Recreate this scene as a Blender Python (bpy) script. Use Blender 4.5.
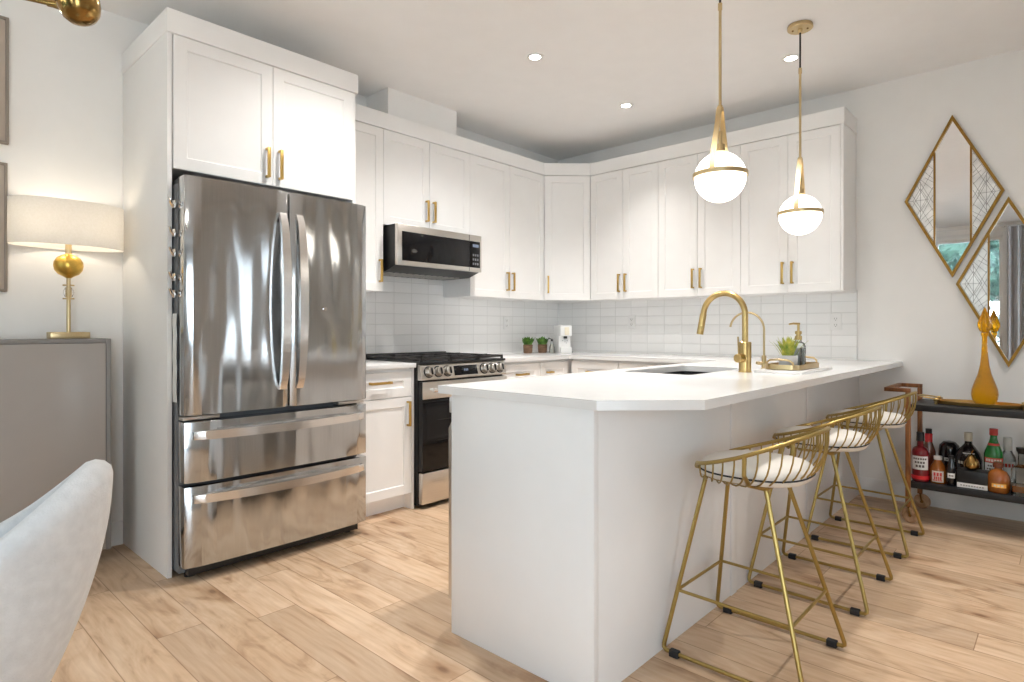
import bpy, bmesh, math, random
from mathutils import Vector, Matrix
random.seed(7)
S = bpy.context.scene
for o in list(bpy.data.objects):
    bpy.data.objects.remove(o)
COL = S.collection
PI = math.pi

# ------------------------------------------------------------------ camera
TH = 0.744
cam = bpy.data.cameras.new('camera')
cam.sensor_width = 36.0
cam.lens = 604.6 / 1024 * 36.0
cam.shift_y = -(341 - 329.1) / 1024
cam.clip_start = 0.02
camo = bpy.data.objects.new('camera', cam)
camo.location = (0, 0, 1.13)
camo.rotation_euler = (PI / 2, 0, TH)
COL.objects.link(camo)
S.camera = camo

# ------------------------------------------------------------------ exposure
vs = S.view_settings
S.display_settings.display_device = 'sRGB'
vs.view_transform = 'Standard'
vs.look = 'None'
vs.gamma = 1.0
vs.use_curve_mapping = False
vs.exposure = 1.25
S.cycles.use_denoising = True
S.cycles.max_bounces = 10
S.cycles.diffuse_bounces = 6
S.cycles.glossy_bounces = 5
S.cycles.transmission_bounces = 8
S.cycles.sample_clamp_indirect = 6.0
S.cycles.caustics_reflective = False
S.cycles.caustics_refractive = False

# ------------------------------------------------------------------ world: an overcast bright sky outside the windows
W = bpy.data.worlds.new('sky')
S.world = W
W.use_nodes = True
wn = W.node_tree.nodes
wl = W.node_tree.links
bg = wn['Background']
tc = wn.new('ShaderNodeTexCoord')
sx = wn.new('ShaderNodeSeparateXYZ')
rp = wn.new('ShaderNodeValToRGB')
wl.new(tc.outputs['Generated'], sx.inputs[0])
wl.new(sx.outputs['Z'], rp.inputs[0])
rp.color_ramp.elements[0].position = 0.0
rp.color_ramp.elements[0].color = (0.86, 0.93, 1.0, 1)
rp.color_ramp.elements[1].position = 0.8
rp.color_ramp.elements[1].color = (0.64, 0.81, 1.0, 1)
wl.new(rp.outputs[0], bg.inputs['Color'])
bg.inputs['Strength'].default_value = 6.0

XL, XR, YB, YF, ZC = -3.672, 2.8, 4.657, -2.7, 2.78     # left wall, right wall, back wall, wall behind the camera, ceiling


def portal(name, loc, rot, sx_, sy_):
    l = bpy.data.lights.new(name, 'AREA')
    l.shape = 'RECTANGLE'
    l.size = sx_
    l.size_y = sy_
    l.cycles.is_portal = True
    o = bpy.data.objects.new(name, l)
    o.location = loc
    o.rotation_euler = rot
    COL.objects.link(o)


# daylight openings: the garden window behind the camera, plus unseen ones added for light
WIN1 = (-3.3, -0.74, 0.82, 2.57)      # x0, x1, z0, z1 in the wall behind the camera
FILL_WIN2 = (-2.2, -0.7, 0.06, 2.35)      # y0, y1, z0, z1 in the right wall: unseen opening added for daylight fill
FILL_WIN4 = (0.45, 2.35, 0.82, 2.5)      # x0, x1, z0, z1: unseen opening added right of the curtain to brighten the room
STREAK_WIN3 = (2.95, 3.85, 0.3, 2.35)       # unseen slots added in the right wall, shaped for refrigerator streaks
portal('window_portal', ((WIN1[0] + WIN1[1]) / 2, YF - 0.13, (WIN1[2] + WIN1[3]) / 2), (PI / 2, 0, 0), WIN1[1] - WIN1[0], WIN1[3] - WIN1[2])
portal('window_portal', ((FILL_WIN4[0] + FILL_WIN4[1]) / 2, YF - 0.13, (FILL_WIN4[2] + FILL_WIN4[3]) / 2), (PI / 2, 0, 0), FILL_WIN4[1] - FILL_WIN4[0], FILL_WIN4[3] - FILL_WIN4[2])
portal('window_portal', (XR + 0.13, (FILL_WIN2[0] + FILL_WIN2[1]) / 2, (FILL_WIN2[2] + FILL_WIN2[3]) / 2), (PI / 2, 0, PI / 2), FILL_WIN2[1] - FILL_WIN2[0], FILL_WIN2[3] - FILL_WIN2[2])
portal('window_portal', (XR + 0.13, (STREAK_WIN3[0] + STREAK_WIN3[1]) / 2, (STREAK_WIN3[2] + STREAK_WIN3[3]) / 2), (PI / 2, 0, PI / 2), STREAK_WIN3[1] - STREAK_WIN3[0], STREAK_WIN3[3] - STREAK_WIN3[2])

DOWN_W = 32.0      # recessed downlights
PEND_E = 1.7       # pendant globes
CHAN_W = 1.3       # chandelier bulbs, over the dining area
LAMP_W = 0.85       # table lamp bulb


# ------------------------------------------------------------------ materials
def newmat(name):
    m = bpy.data.materials.new(name)
    m.use_nodes = True
    nt = m.node_tree
    return m, nt, nt.nodes['Principled BSDF']


def mat(name, col, rough=0.5, metal=0.0, var=0.04, scale=8.0, bump=0.0, bscale=60.0, stretch=(1, 1, 1), coat=0.0, emit=None, estr=0.0,
        trans=0.0, ior=1.45, spec=0.5, aniso=0.0, sheen=0.0):
    """a surface whose colour and relief come from noise in object space"""
    m, nt, b = newmat(name)
    N, L = nt.nodes, nt.links
    t = N.new('ShaderNodeTexCoord')
    mp = N.new('ShaderNodeMapping')
    mp.inputs['Scale'].default_value = stretch
    L.new(t.outputs['Object'], mp.inputs[0])
    nz = N.new('ShaderNodeTexNoise')
    nz.inputs['Scale'].default_value = scale
    nz.inputs['Detail'].default_value = 3
    L.new(mp.outputs[0], nz.inputs[0])
    r = N.new('ShaderNodeValToRGB')
    r.color_ramp.elements[0].position = 0.3
    r.color_ramp.elements[1].position = 0.7
    r.color_ramp.elements[0].color = tuple(max(0, c * (1 - var)) for c in col) + (1,)
    r.color_ramp.elements[1].color = tuple(min(1, c * (1 + var)) for c in col) + (1,)
    L.new(nz.outputs['Fac'], r.inputs[0])
    L.new(r.outputs[0], b.inputs['Base Color'])
    b.inputs['Roughness'].default_value = rough
    b.inputs['Metallic'].default_value = metal
    b.inputs['IOR'].default_value = ior
    b.inputs['Specular IOR Level'].default_value = spec
    b.inputs['Coat Weight'].default_value = coat
    b.inputs['Transmission Weight'].default_value = trans
    b.inputs['Anisotropic'].default_value = aniso
    b.inputs['Sheen Weight'].default_value = sheen
    if emit:
        b.inputs['Emission Color'].default_value = emit + (1,)
        b.inputs['Emission Strength'].default_value = estr
    if bump:
        n2 = N.new('ShaderNodeTexNoise')
        n2.inputs['Scale'].default_value = bscale
        n2.inputs['Detail'].default_value = 4
        L.new(mp.outputs[0], n2.inputs[0])
        bp = N.new('ShaderNodeBump')
        bp.inputs['Strength'].default_value = 1.0
        bp.inputs['Distance'].default_value = bump
        L.new(n2.outputs['Fac'], bp.inputs['Height'])
        L.new(bp.outputs[0], b.inputs['Normal'])
    return m


def math_node(nt, op, a, b=None, c=None):
    n = nt.nodes.new('ShaderNodeMath')
    n.operation = op
    for i, v in enumerate((a, b, c)):
        if v is None:
            continue
        if isinstance(v, (int, float)):
            n.inputs[i].default_value = v
        else:
            nt.links.new(v, n.inputs[i])
    return n.outputs[0]


def mix_col(nt, fac, a, b, mode='MIX'):
    n = nt.nodes.new('ShaderNodeMix')
    n.data_type = 'RGBA'
    n.blend_type = mode
    for key, v in ((0, fac), (6, a), (7, b)):
        if isinstance(v, (int, float)):
            n.inputs[key].default_value = v
        elif isinstance(v, tuple):
            n.inputs[key].default_value = v + (1,)
        else:
            nt.links.new(v, n.inputs[key])
    return n.outputs[2]


def ramp(nt, src, stops):
    r = nt.nodes.new('ShaderNodeValToRGB')
    e = r.color_ramp.elements
    while len(e) < len(stops):
        e.new(0.5)
    for k, (p, c) in enumerate(stops):
        e[k].position = p
        e[k].color = c + (1,)
    nt.links.new(src, r.inputs[0])
    return r.outputs[0]


def floor_material():
    m, nt, b = newmat('oak_planks')
    N, L = nt.nodes, nt.links
    t = N.new('ShaderNodeTexCoord')
    s = N.new('ShaderNodeSeparateXYZ')
    L.new(t.outputs['Object'], s.inputs[0])
    x, y = s.outputs['X'], s.outputs['Y']
    yr = math_node(nt, 'DIVIDE', math_node(nt, 'SUBTRACT', y, 0.905), 0.16)
    row = math_node(nt, 'FLOOR', yr)
    wn1 = N.new('ShaderNodeTexWhiteNoise')
    wn1.noise_dimensions = '1D'
    L.new(row, wn1.inputs['W'])
    xr = math_node(nt, 'DIVIDE', math_node(nt, 'ADD', x, math_node(nt, 'MULTIPLY', wn1.outputs['Value'], 7.3)), 1.25)
    pid = math_node(nt, 'FLOOR', xr)
    cmb = N.new('ShaderNodeCombineXYZ')
    L.new(row, cmb.inputs[0])
    L.new(pid, cmb.inputs[1])
    wn2 = N.new('ShaderNodeTexWhiteNoise')
    wn2.noise_dimensions = '3D'
    L.new(cmb.outputs[0], wn2.inputs[0])
    rnd = wn2.outputs['Value']
    # grain coordinates: stretched along the plank, shifted per plank
    off = N.new('ShaderNodeCombineXYZ')
    L.new(math_node(nt, 'MULTIPLY', rnd, 37.0), off.inputs[0])
    L.new(math_node(nt, 'MULTIPLY', rnd, 91.0), off.inputs[1])
    L.new(math_node(nt, 'MULTIPLY', rnd, 13.0), off.inputs[2])
    add = N.new('ShaderNodeVectorMath')
    add.operation = 'ADD'
    L.new(t.outputs['Object'], add.inputs[0])
    L.new(off.outputs[0], add.inputs[1])
    mp = N.new('ShaderNodeMapping')
    mp.inputs['Scale'].default_value = (1.3, 4.6, 1.0)
    L.new(add.outputs[0], mp.inputs[0])
    big = N.new('ShaderNodeTexNoise')
    big.inputs['Scale'].default_value = 2.0
    big.inputs['Detail'].default_value = 4
    big.inputs['Distortion'].default_value = 2.0
    L.new(mp.outputs[0], big.inputs[0])
    mp2 = N.new('ShaderNodeMapping')
    mp2.inputs['Scale'].default_value = (1.6, 42.0, 1.0)
    L.new(add.outputs[0], mp2.inputs[0])
    fine = N.new('ShaderNodeTexNoise')
    fine.inputs['Scale'].default_value = 2.2
    fine.inputs['Detail'].default_value = 6
    L.new(mp2.outputs[0], fine.inputs[0])
    wave = N.new('ShaderNodeTexWave')
    wave.wave_type = 'BANDS'
    wave.bands_direction = 'Y'
    wave.inputs['Scale'].default_value = 2.2
    wave.inputs['Distortion'].default_value = 9.0
    wave.inputs['Detail'].default_value = 2.5
    wave.inputs['Detail Scale'].default_value = 0.6
    L.new(mp.outputs[0], wave.inputs[0])
    vor = N.new('ShaderNodeTexVoronoi')
    vor.inputs['Scale'].default_value = 1.0
    vor.voronoi_dimensions = '2D'
    mp3 = N.new('ShaderNodeMapping')
    mp3.inputs['Scale'].default_value = (1.2, 2.6, 1.0)
    L.new(add.outputs[0], mp3.inputs[0])
    L.new(mp3.outputs[0], vor.inputs[0])
    base = ramp(nt, big.outputs['Fac'], [(0.26, (0.33, 0.18, 0.09)), (0.45, (0.60, 0.41, 0.255)), (0.72, (0.73, 0.555, 0.39))])
    base = mix_col(nt, 0.13, base, ramp(nt, wave.outputs['Fac'], [(0.1, (0.46, 0.30, 0.19)), (0.6, (0.68, 0.51, 0.37))]))
    base = mix_col(nt, 0.16, base, ramp(nt, fine.outputs['Fac'], [(0.35, (0.46, 0.30, 0.18)), (0.65, (0.72, 0.54, 0.38))]))
    tint = ramp(nt, rnd, [(0.0, (0.84, 0.83, 0.83)), (0.5, (0.98, 0.97, 0.96)), (1.0, (1.08, 1.08, 1.09))])
    base = mix_col(nt, 1.0, base, tint, 'MULTIPLY')
    knot = ramp(nt, vor.outputs['Distance'], [(0.018, (0.36, 0.26, 0.20)), (0.045, (0.70, 0.61, 0.54)), (0.17, (1, 1, 1))])
    base = mix_col(nt, 0.9, base, knot, 'MULTIPLY')
    # seams
    fy = math_node(nt, 'FRACT', yr)
    dy = math_node(nt, 'MULTIPLY', math_node(nt, 'MINIMUM', fy, math_node(nt, 'SUBTRACT', 1.0, fy)), 0.16)
    fx = math_node(nt, 'FRACT', xr)
    dx = math_node(nt, 'MULTIPLY', math_node(nt, 'MINIMUM', fx, math_node(nt, 'SUBTRACT', 1.0, fx)), 1.25)
    d = math_node(nt, 'MINIMUM', dx, dy)
    seam = ramp(nt, math_node(nt, 'MULTIPLY', d, 100.0), [(0.08, (0.55, 0.46, 0.39)), (0.22, (1, 1, 1))])
    base = mix_col(nt, 1.0, base, seam, 'MULTIPLY')
    L.new(base, b.inputs['Base Color'])
    b.inputs['Roughness'].default_value = 0.42
    bp = N.new('ShaderNodeBump')
    bp.inputs['Distance'].default_value = 0.0006
    bp.inputs['Strength'].default_value = 0.5
    L.new(fine.outputs['Fac'], bp.inputs['Height'])
    L.new(bp.outputs[0], b.inputs['Normal'])
    return m


def tile_material(name, axis):
    m, nt, b = newmat(name)
    N, L = nt.nodes, nt.links
    t = N.new('ShaderNodeTexCoord')
    s = N.new('ShaderNodeSeparateXYZ')
    L.new(t.outputs['Object'], s.inputs[0])
    u, v = (s.outputs['Y'] if axis == 'Y' else s.outputs['X']), s.outputs['Z']
    uw, vh = 0.162, 0.0785
    ph = 2.533 if axis == 'Y' else -1.876
    ur = math_node(nt, 'DIVIDE', math_node(nt, 'SUBTRACT', u, ph), uw)
    vr = math_node(nt, 'DIVIDE', math_node(nt, 'SUBTRACT', v, 1.401), vh)
    fu = math_node(nt, 'FRACT', ur)
    fv = math_node(nt, 'FRACT', vr)
    du = math_node(nt, 'MULTIPLY', math_node(nt, 'MINIMUM', fu, math_node(nt, 'SUBTRACT', 1.0, fu)), uw)
    dv = math_node(nt, 'MULTIPLY', math_node(nt, 'MINIMUM', fv, math_node(nt, 'SUBTRACT', 1.0, fv)), vh)
    d = math_node(nt, 'MULTIPLY', math_node(nt, 'MINIMUM', du, dv), 100.0)
    cmb = N.new('ShaderNodeCombineXYZ')
    L.new(math_node(nt, 'FLOOR', ur), cmb.inputs[0])
    L.new(math_node(nt, 'FLOOR', vr), cmb.inputs[1])
    wnz = N.new('ShaderNodeTexWhiteNoise')
    wnz.noise_dimensions = '3D'
    L.new(cmb.outputs[0], wnz.inputs[0])
    c = ramp(nt, wnz.outputs['Value'], [(0, (0.86, 0.855, 0.845)), (1, (0.90, 0.895, 0.885))])
    c = mix_col(nt, ramp(nt, d, [(0.10, (1, 1, 1)), (0.18, (0, 0, 0))]), c, (0.72, 0.715, 0.70))
    L.new(c, b.inputs['Base Color'])
    b.inputs['Roughness'].default_value = 0.22
    bp = N.new('ShaderNodeBump')
    bp.inputs['Distance'].default_value = 0.002
    L.new(ramp(nt, d, [(0.08, (0, 0, 0)), (0.25, (1, 1, 1))]), bp.inputs['Height'])
    L.new(bp.outputs[0], b.inputs['Normal'])
    return m


def steel_material(name, col, rough, wav=0.0, vertical=True):
    """brushed stainless steel; wav gives the sheet its slight large-scale waviness"""
    m, nt, b = newmat(name)
    N, L = nt.nodes, nt.links
    t = N.new('ShaderNodeTexCoord')
    mp = N.new('ShaderNodeMapping')
    mp.inputs['Scale'].default_value = (160, 160, 2) if vertical else (2, 2, 160)
    L.new(t.outputs['Object'], mp.inputs[0])
    nz = N.new('ShaderNodeTexNoise')
    nz.inputs['Scale'].default_value = 3.0
    nz.inputs['Detail'].default_value = 3
    L.new(mp.outputs[0], nz.inputs[0])
    L.new(ramp(nt, nz.outputs['Fac'], [(0.3, tuple(c * 0.94 for c in col)), (0.7, tuple(min(1, c * 1.05) for c in col))]), b.inputs['Base Color'])
    b.inputs['Metallic'].default_value = 1.0
    b.inputs['Roughness'].default_value = rough
    if wav:
        mp2 = N.new('ShaderNodeMapping')
        mp2.inputs['Scale'].default_value = (4.0, 7.0, 1.1)
        L.new(t.outputs['Object'], mp2.inputs[0])
        n2 = N.new('ShaderNodeTexNoise')
        n2.inputs['Scale'].default_value = 1.0
        n2.inputs['Detail'].default_value = 1.0
        L.new(mp2.outputs[0], n2.inputs[0])
        bp = N.new('ShaderNodeBump')
        bp.inputs['Strength'].default_value = 1.0
        bp.inputs['Distance'].default_value = wav
        L.new(n2.outputs['Fac'], bp.inputs['Height'])
        L.new(bp.outputs[0], b.inputs['Normal'])
    return m


def wood_material(name, dark, light, axis_scale, scale=6.0, rough=0.35):
    m, nt, b = newmat(name)
    N, L = nt.nodes, nt.links
    t = N.new('ShaderNodeTexCoord')
    mp = N.new('ShaderNodeMapping')
    mp.inputs['Scale'].default_value = axis_scale
    L.new(t.outputs['Object'], mp.inputs[0])
    nz = N.new('ShaderNodeTexNoise')
    nz.inputs['Scale'].default_value = scale
    nz.inputs['Detail'].default_value = 5
    nz.inputs['Distortion'].default_value = 0.8
    L.new(mp.outputs[0], nz.inputs[0])
    L.new(ramp(nt, nz.outputs['Fac'], [(0.3, dark), (0.7, light)]), b.inputs['Base Color'])
    b.inputs['Roughness'].default_value = rough
    return m


def shade_material():
    m, nt, b = newmat('lamp_shade_fabric')
    N, L = nt.nodes, nt.links
    t = N.new('ShaderNodeTexCoord')
    nz = N.new('ShaderNodeTexNoise')
    nz.inputs['Scale'].default_value = 120
    L.new(t.outputs['Object'], nz.inputs[0])
    c = ramp(nt, nz.outputs['Fac'], [(0.3, (0.86, 0.84, 0.80)), (0.7, (0.90, 0.88, 0.85))])
    df = N.new('ShaderNodeBsdfDiffuse')
    tr = N.new('ShaderNodeBsdfTranslucent')
    L.new(c, df.inputs[0])
    L.new(c, tr.inputs[0])
    mx = N.new('ShaderNodeMixShader')
    mx.inputs[0].default_value = 0.42
    L.new(df.outputs[0], mx.inputs[1])
    L.new(tr.outputs[0], mx.inputs[2])
    L.new(mx.outputs[0], N['Material Output'].inputs[0])
    return m


def pane_material():
    m, nt, b = newmat('window_pane')
    N, L = nt.nodes, nt.links
    t = N.new('ShaderNodeTexCoord')
    nz = N.new('ShaderNodeTexNoise')
    nz.inputs['Scale'].default_value = 2.0
    L.new(t.outputs['Object'], nz.inputs[0])
    tr = N.new('ShaderNodeBsdfTransparent')
    L.new(ramp(nt, nz.outputs['Fac'], [(0.3, (0.93, 0.95, 0.95)), (0.7, (0.95, 0.97, 0.97))]), tr.inputs[0])
    gl = N.new('ShaderNodeBsdfGlossy')
    gl.inputs['Roughness'].default_value = 0.0
    fr_ = N.new('ShaderNodeFresnel')
    fr_.inputs[0].default_value = 1.45
    mx = N.new('ShaderNodeMixShader')
    L.new(fr_.outputs[0], mx.inputs[0])
    L.new(tr.outputs[0], mx.inputs[1])
    L.new(gl.outputs[0], mx.inputs[2])
    L.new(mx.outputs[0], N['Material Output'].inputs[0])
    return m


def leaf_material(name, a, b_, scale=5.0):
    m, nt, b = newmat(name)
    N, L = nt.nodes, nt.links
    t = N.new('ShaderNodeTexCoord')
    nz = N.new('ShaderNodeTexNoise')
    nz.inputs['Scale'].default_value = scale
    nz.inputs['Detail'].default_value = 6
    L.new(t.outputs['Object'], nz.inputs[0])
    L.new(ramp(nt, nz.outputs['Fac'], [(0.35, a), (0.65, b_)]), b.inputs['Base Color'])
    b.inputs['Roughness'].default_value = 0.55
    return m


M = {
    'wall': mat('wall_paint', (0.86, 0.85, 0.83), 0.85, var=0.01, bump=0.0003, bscale=180),
    'ceiling': mat('ceiling_paint', (0.89, 0.885, 0.88), 0.9, var=0.01, bump=0.0003, bscale=150),
    'trim': mat('trim_paint', (0.80, 0.80, 0.79), 0.5, var=0.01),
    'cabinet': mat('cabinet_lacquer', (0.875, 0.865, 0.85), 0.38, var=0.01),
    'panel': mat('cabinet_lacquer_dimmed', (0.82, 0.82, 0.82), 0.38, var=0.01),  # the cabinet lacquer again, toned darker to offset strong daylight on the peninsula
    'carcass': mat('cabinet_carcass', (0.60, 0.59, 0.57), 0.6, var=0.02),
    'quartz': mat('white_quartz', (0.77, 0.77, 0.768), 0.16, var=0.015, scale=14),
    'floor': floor_material(),
    'tile_left': tile_material('wall_tile_left', 'Y'),
    'tile_back': tile_material('wall_tile_back', 'X'),
    'steel': steel_material('brushed_steel', (0.505, 0.518, 0.53), 0.125, 0.018),
    'steel_flat': steel_material('flat_steel', (0.66, 0.63, 0.59), 0.28, 0.0, False),
    'steel_handle': steel_material('handle_steel', (0.78, 0.77, 0.76), 0.22, 0.0, False),
    'fridge_side': mat('dark_grey_enamel', (0.16, 0.165, 0.175), 0.45, var=0.03),
    'black': mat('black_plastic', (0.010, 0.010, 0.011), 0.4, var=0.1),
    'black_glass': mat('black_glass', (0.006, 0.006, 0.007), 0.05, var=0.1, spec=0.35),
    'iron': mat('cast_iron', (0.022, 0.02, 0.02), 0.55, var=0.15, bump=0.0005, bscale=200),
    'display': mat('display_glow', (0.05, 0.06, 0.08), 0.2, emit=(0.5, 0.6, 0.8), estr=0.12),
    'brass': mat('brushed_brass', (0.58, 0.41, 0.17), 0.28, 1.0, var=0.015, stretch=(1, 1, 20)),
    'brass_light': mat('satin_brass', (0.62, 0.48, 0.27), 0.34, 1.0, var=0.05),
    'brass_handle': mat('handle_brass', (0.60, 0.40, 0.13), 0.32, 1.0, var=0.05),
    'brass_old': mat('antique_brass', (0.36, 0.22, 0.07), 0.20, 1.0, var=0.12, scale=14),
    'gold': mat('gold_stool_wire', (0.44, 0.325, 0.115), 0.36, 1.0, var=0.06),
    'gold_leaf': mat('gold_leaf', (0.72, 0.46, 0.10), 0.32, 1.0, var=0.22, scale=22),
    'globe': mat('opal_glass', (0.9, 0.88, 0.84), 0.3, var=0.01, emit=(1.0, 0.93, 0.82), estr=PEND_E),
    'bulb': mat('lit_diffuser', (0.9, 0.9, 0.88), 0.4, var=0.01, emit=(1.0, 0.93, 0.83), estr=14.0),
    'shade': shade_material(),
    'crystal': mat('clear_crystal', (0.97, 0.97, 0.97), 0.02, var=0.0, trans=1.0, ior=1.5),
    'glass': mat('clear_glass', (0.96, 0.97, 0.97), 0.01, var=0.0, trans=1.0, ior=1.45),
    'pane': pane_material(),
    'thin_glass': pane_material(),
    'mirror': mat('silvered_glass', (0.90, 0.91, 0.92), 0.01, 1.0, var=0.005),
    'etched': mat('etched_mirror', (0.80, 0.78, 0.76), 0.33, 0.75, var=0.16, scale=16),
    'lead': mat('dark_came', (0.24, 0.215, 0.20), 0.45, 0.7, var=0.1),
    'frame_gold': mat('aged_gold_frame', (0.30, 0.165, 0.035), 0.36, 0.85, var=0.12, scale=30),
    'amber': mat('amber_glass', (0.93, 0.43, 0.004), 0.06, var=0.06, trans=0.80, ior=1.5, bump=0.006, bscale=55),
    'walnut': wood_material('walnut', (0.12, 0.036, 0.010), (0.38, 0.155, 0.045), (6, 6, 1), 5.0),
    'shelf_black': mat('black_shelf', (0.016, 0.016, 0.018), 0.45, var=0.1),
    'cushion': mat('cream_cushion', (0.78, 0.74, 0.67), 0.85, var=0.03, bump=0.0006, bscale=160, sheen=0.2),
    'fabric': mat('pale_grey_fabric', (0.66, 0.67, 0.68), 0.92, var=0.06, scale=40, bump=0.0012, bscale=230, sheen=0.25),
    'rubber': mat('black_rubber', (0.02, 0.02, 0.022), 0.6, var=0.1),
    'taupe': mat('gloss_taupe', (0.42, 0.388, 0.362), 0.17, var=0.01),
    'taupe_edge': mat('grey_frame', (0.26, 0.25, 0.245), 0.4, var=0.02),
    'art': wood_material('art_print', (0.40, 0.33, 0.27), (0.52, 0.43, 0.36), (3, 3, 1), 1.5, 0.6),
    'art_frame': mat('frame_brown', (0.27, 0.23, 0.195), 0.4, var=0.05),
    'white_plastic': mat('white_plastic', (0.82, 0.82, 0.81), 0.35, var=0.01),
    'slot': mat('outlet_slot', (0.30, 0.29, 0.28), 0.5, var=0.03),
    'marble': mat('white_marble', (0.80, 0.79, 0.78), 0.22, var=0.08, scale=9),
    'terracotta': wood_material('pot_wood', (0.10, 0.055, 0.03), (0.28, 0.16, 0.09), (1, 1, 8), 12, 0.7),
    'leaf': leaf_material('plant_leaf', (0.03, 0.10, 0.012), (0.13, 0.28, 0.04), 30),
    'leaf_yellow': leaf_material('succulent_leaf', (0.14, 0.26, 0.03), (0.66, 0.58, 0.10), 26),
    'hedge': leaf_material('hedge_leaves', (0.006, 0.022, 0.015), (0.055, 0.115, 0.082), 7),
    'grass': leaf_material('lawn', (0.05, 0.10, 0.03), (0.10, 0.17, 0.05), 4),
    'wheel_wood': wood_material('wheel_wood', (0.30, 0.15, 0.07), (0.62, 0.42, 0.27), (3, 3, 3), 10, 0.4),
    'patio': mat('light_bounce_ground', (0.62, 0.60, 0.57), 0.9, var=0.08, scale=3),  # pale so the unseen ground bounces daylight up to the ceiling
    'curtain': mat('grey_curtain', (0.52, 0.52, 0.54), 0.85, var=0.05, bump=0.0008, bscale=120),
    'red_liquor': mat('red_liqueur', (0.24, 0.008, 0.015), 0.06, var=0.1, trans=0.25, coat=0.5),
    'red_band': mat('red_band', (0.75, 0.03, 0.04), 0.25, var=0.05),
    'brown_liquor': mat('brown_bottle', (0.20, 0.055, 0.025), 0.07, var=0.1, trans=0.2, coat=0.5),
    'amber_liquor': mat('amber_spirit', (0.46, 0.14, 0.022), 0.06, var=0.1, trans=0.35, coat=0.4),
    'dark_bottle': mat('black_bottle', (0.010, 0.008, 0.010), 0.08, var=0.1, coat=0.6),
    'green_glass': mat('green_bottle', (0.015, 0.26, 0.04), 0.06, var=0.1, trans=0.25, coat=0.5),
    'deep_green': mat('deep_green_bottle', (0.01, 0.05, 0.025), 0.07, var=0.1, coat=0.5),
    'label': mat('cream_label', (0.74, 0.70, 0.62), 0.6, var=0.05, scale=60),
    'label_white': mat('white_label', (0.80, 0.80, 0.80), 0.5, var=0.03),
    'label_red': mat('label_red', (0.62, 0.07, 0.06), 0.5, var=0.08),
    'ink': mat('label_ink', (0.10, 0.08, 0.08), 0.6, var=0.1),
    'cream_cap': mat('cream_cap', (0.80, 0.74, 0.60), 0.35, var=0.03),
    'orange': mat('orange_reflection', (0.95, 0.48, 0.08), 0.4, var=0.1),  # bright reflection in the amber bottle, painted as an arc
    'sink': mat('black_composite', (0.014, 0.013, 0.013), 0.35, var=0.15, scale=60),
    'paper': mat('white_paper', (0.80, 0.80, 0.78), 0.8, var=0.02),
    'chrome': mat('polished_chrome', (0.82, 0.81, 0.80), 0.08, 1.0, var=0.02),
}


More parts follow.
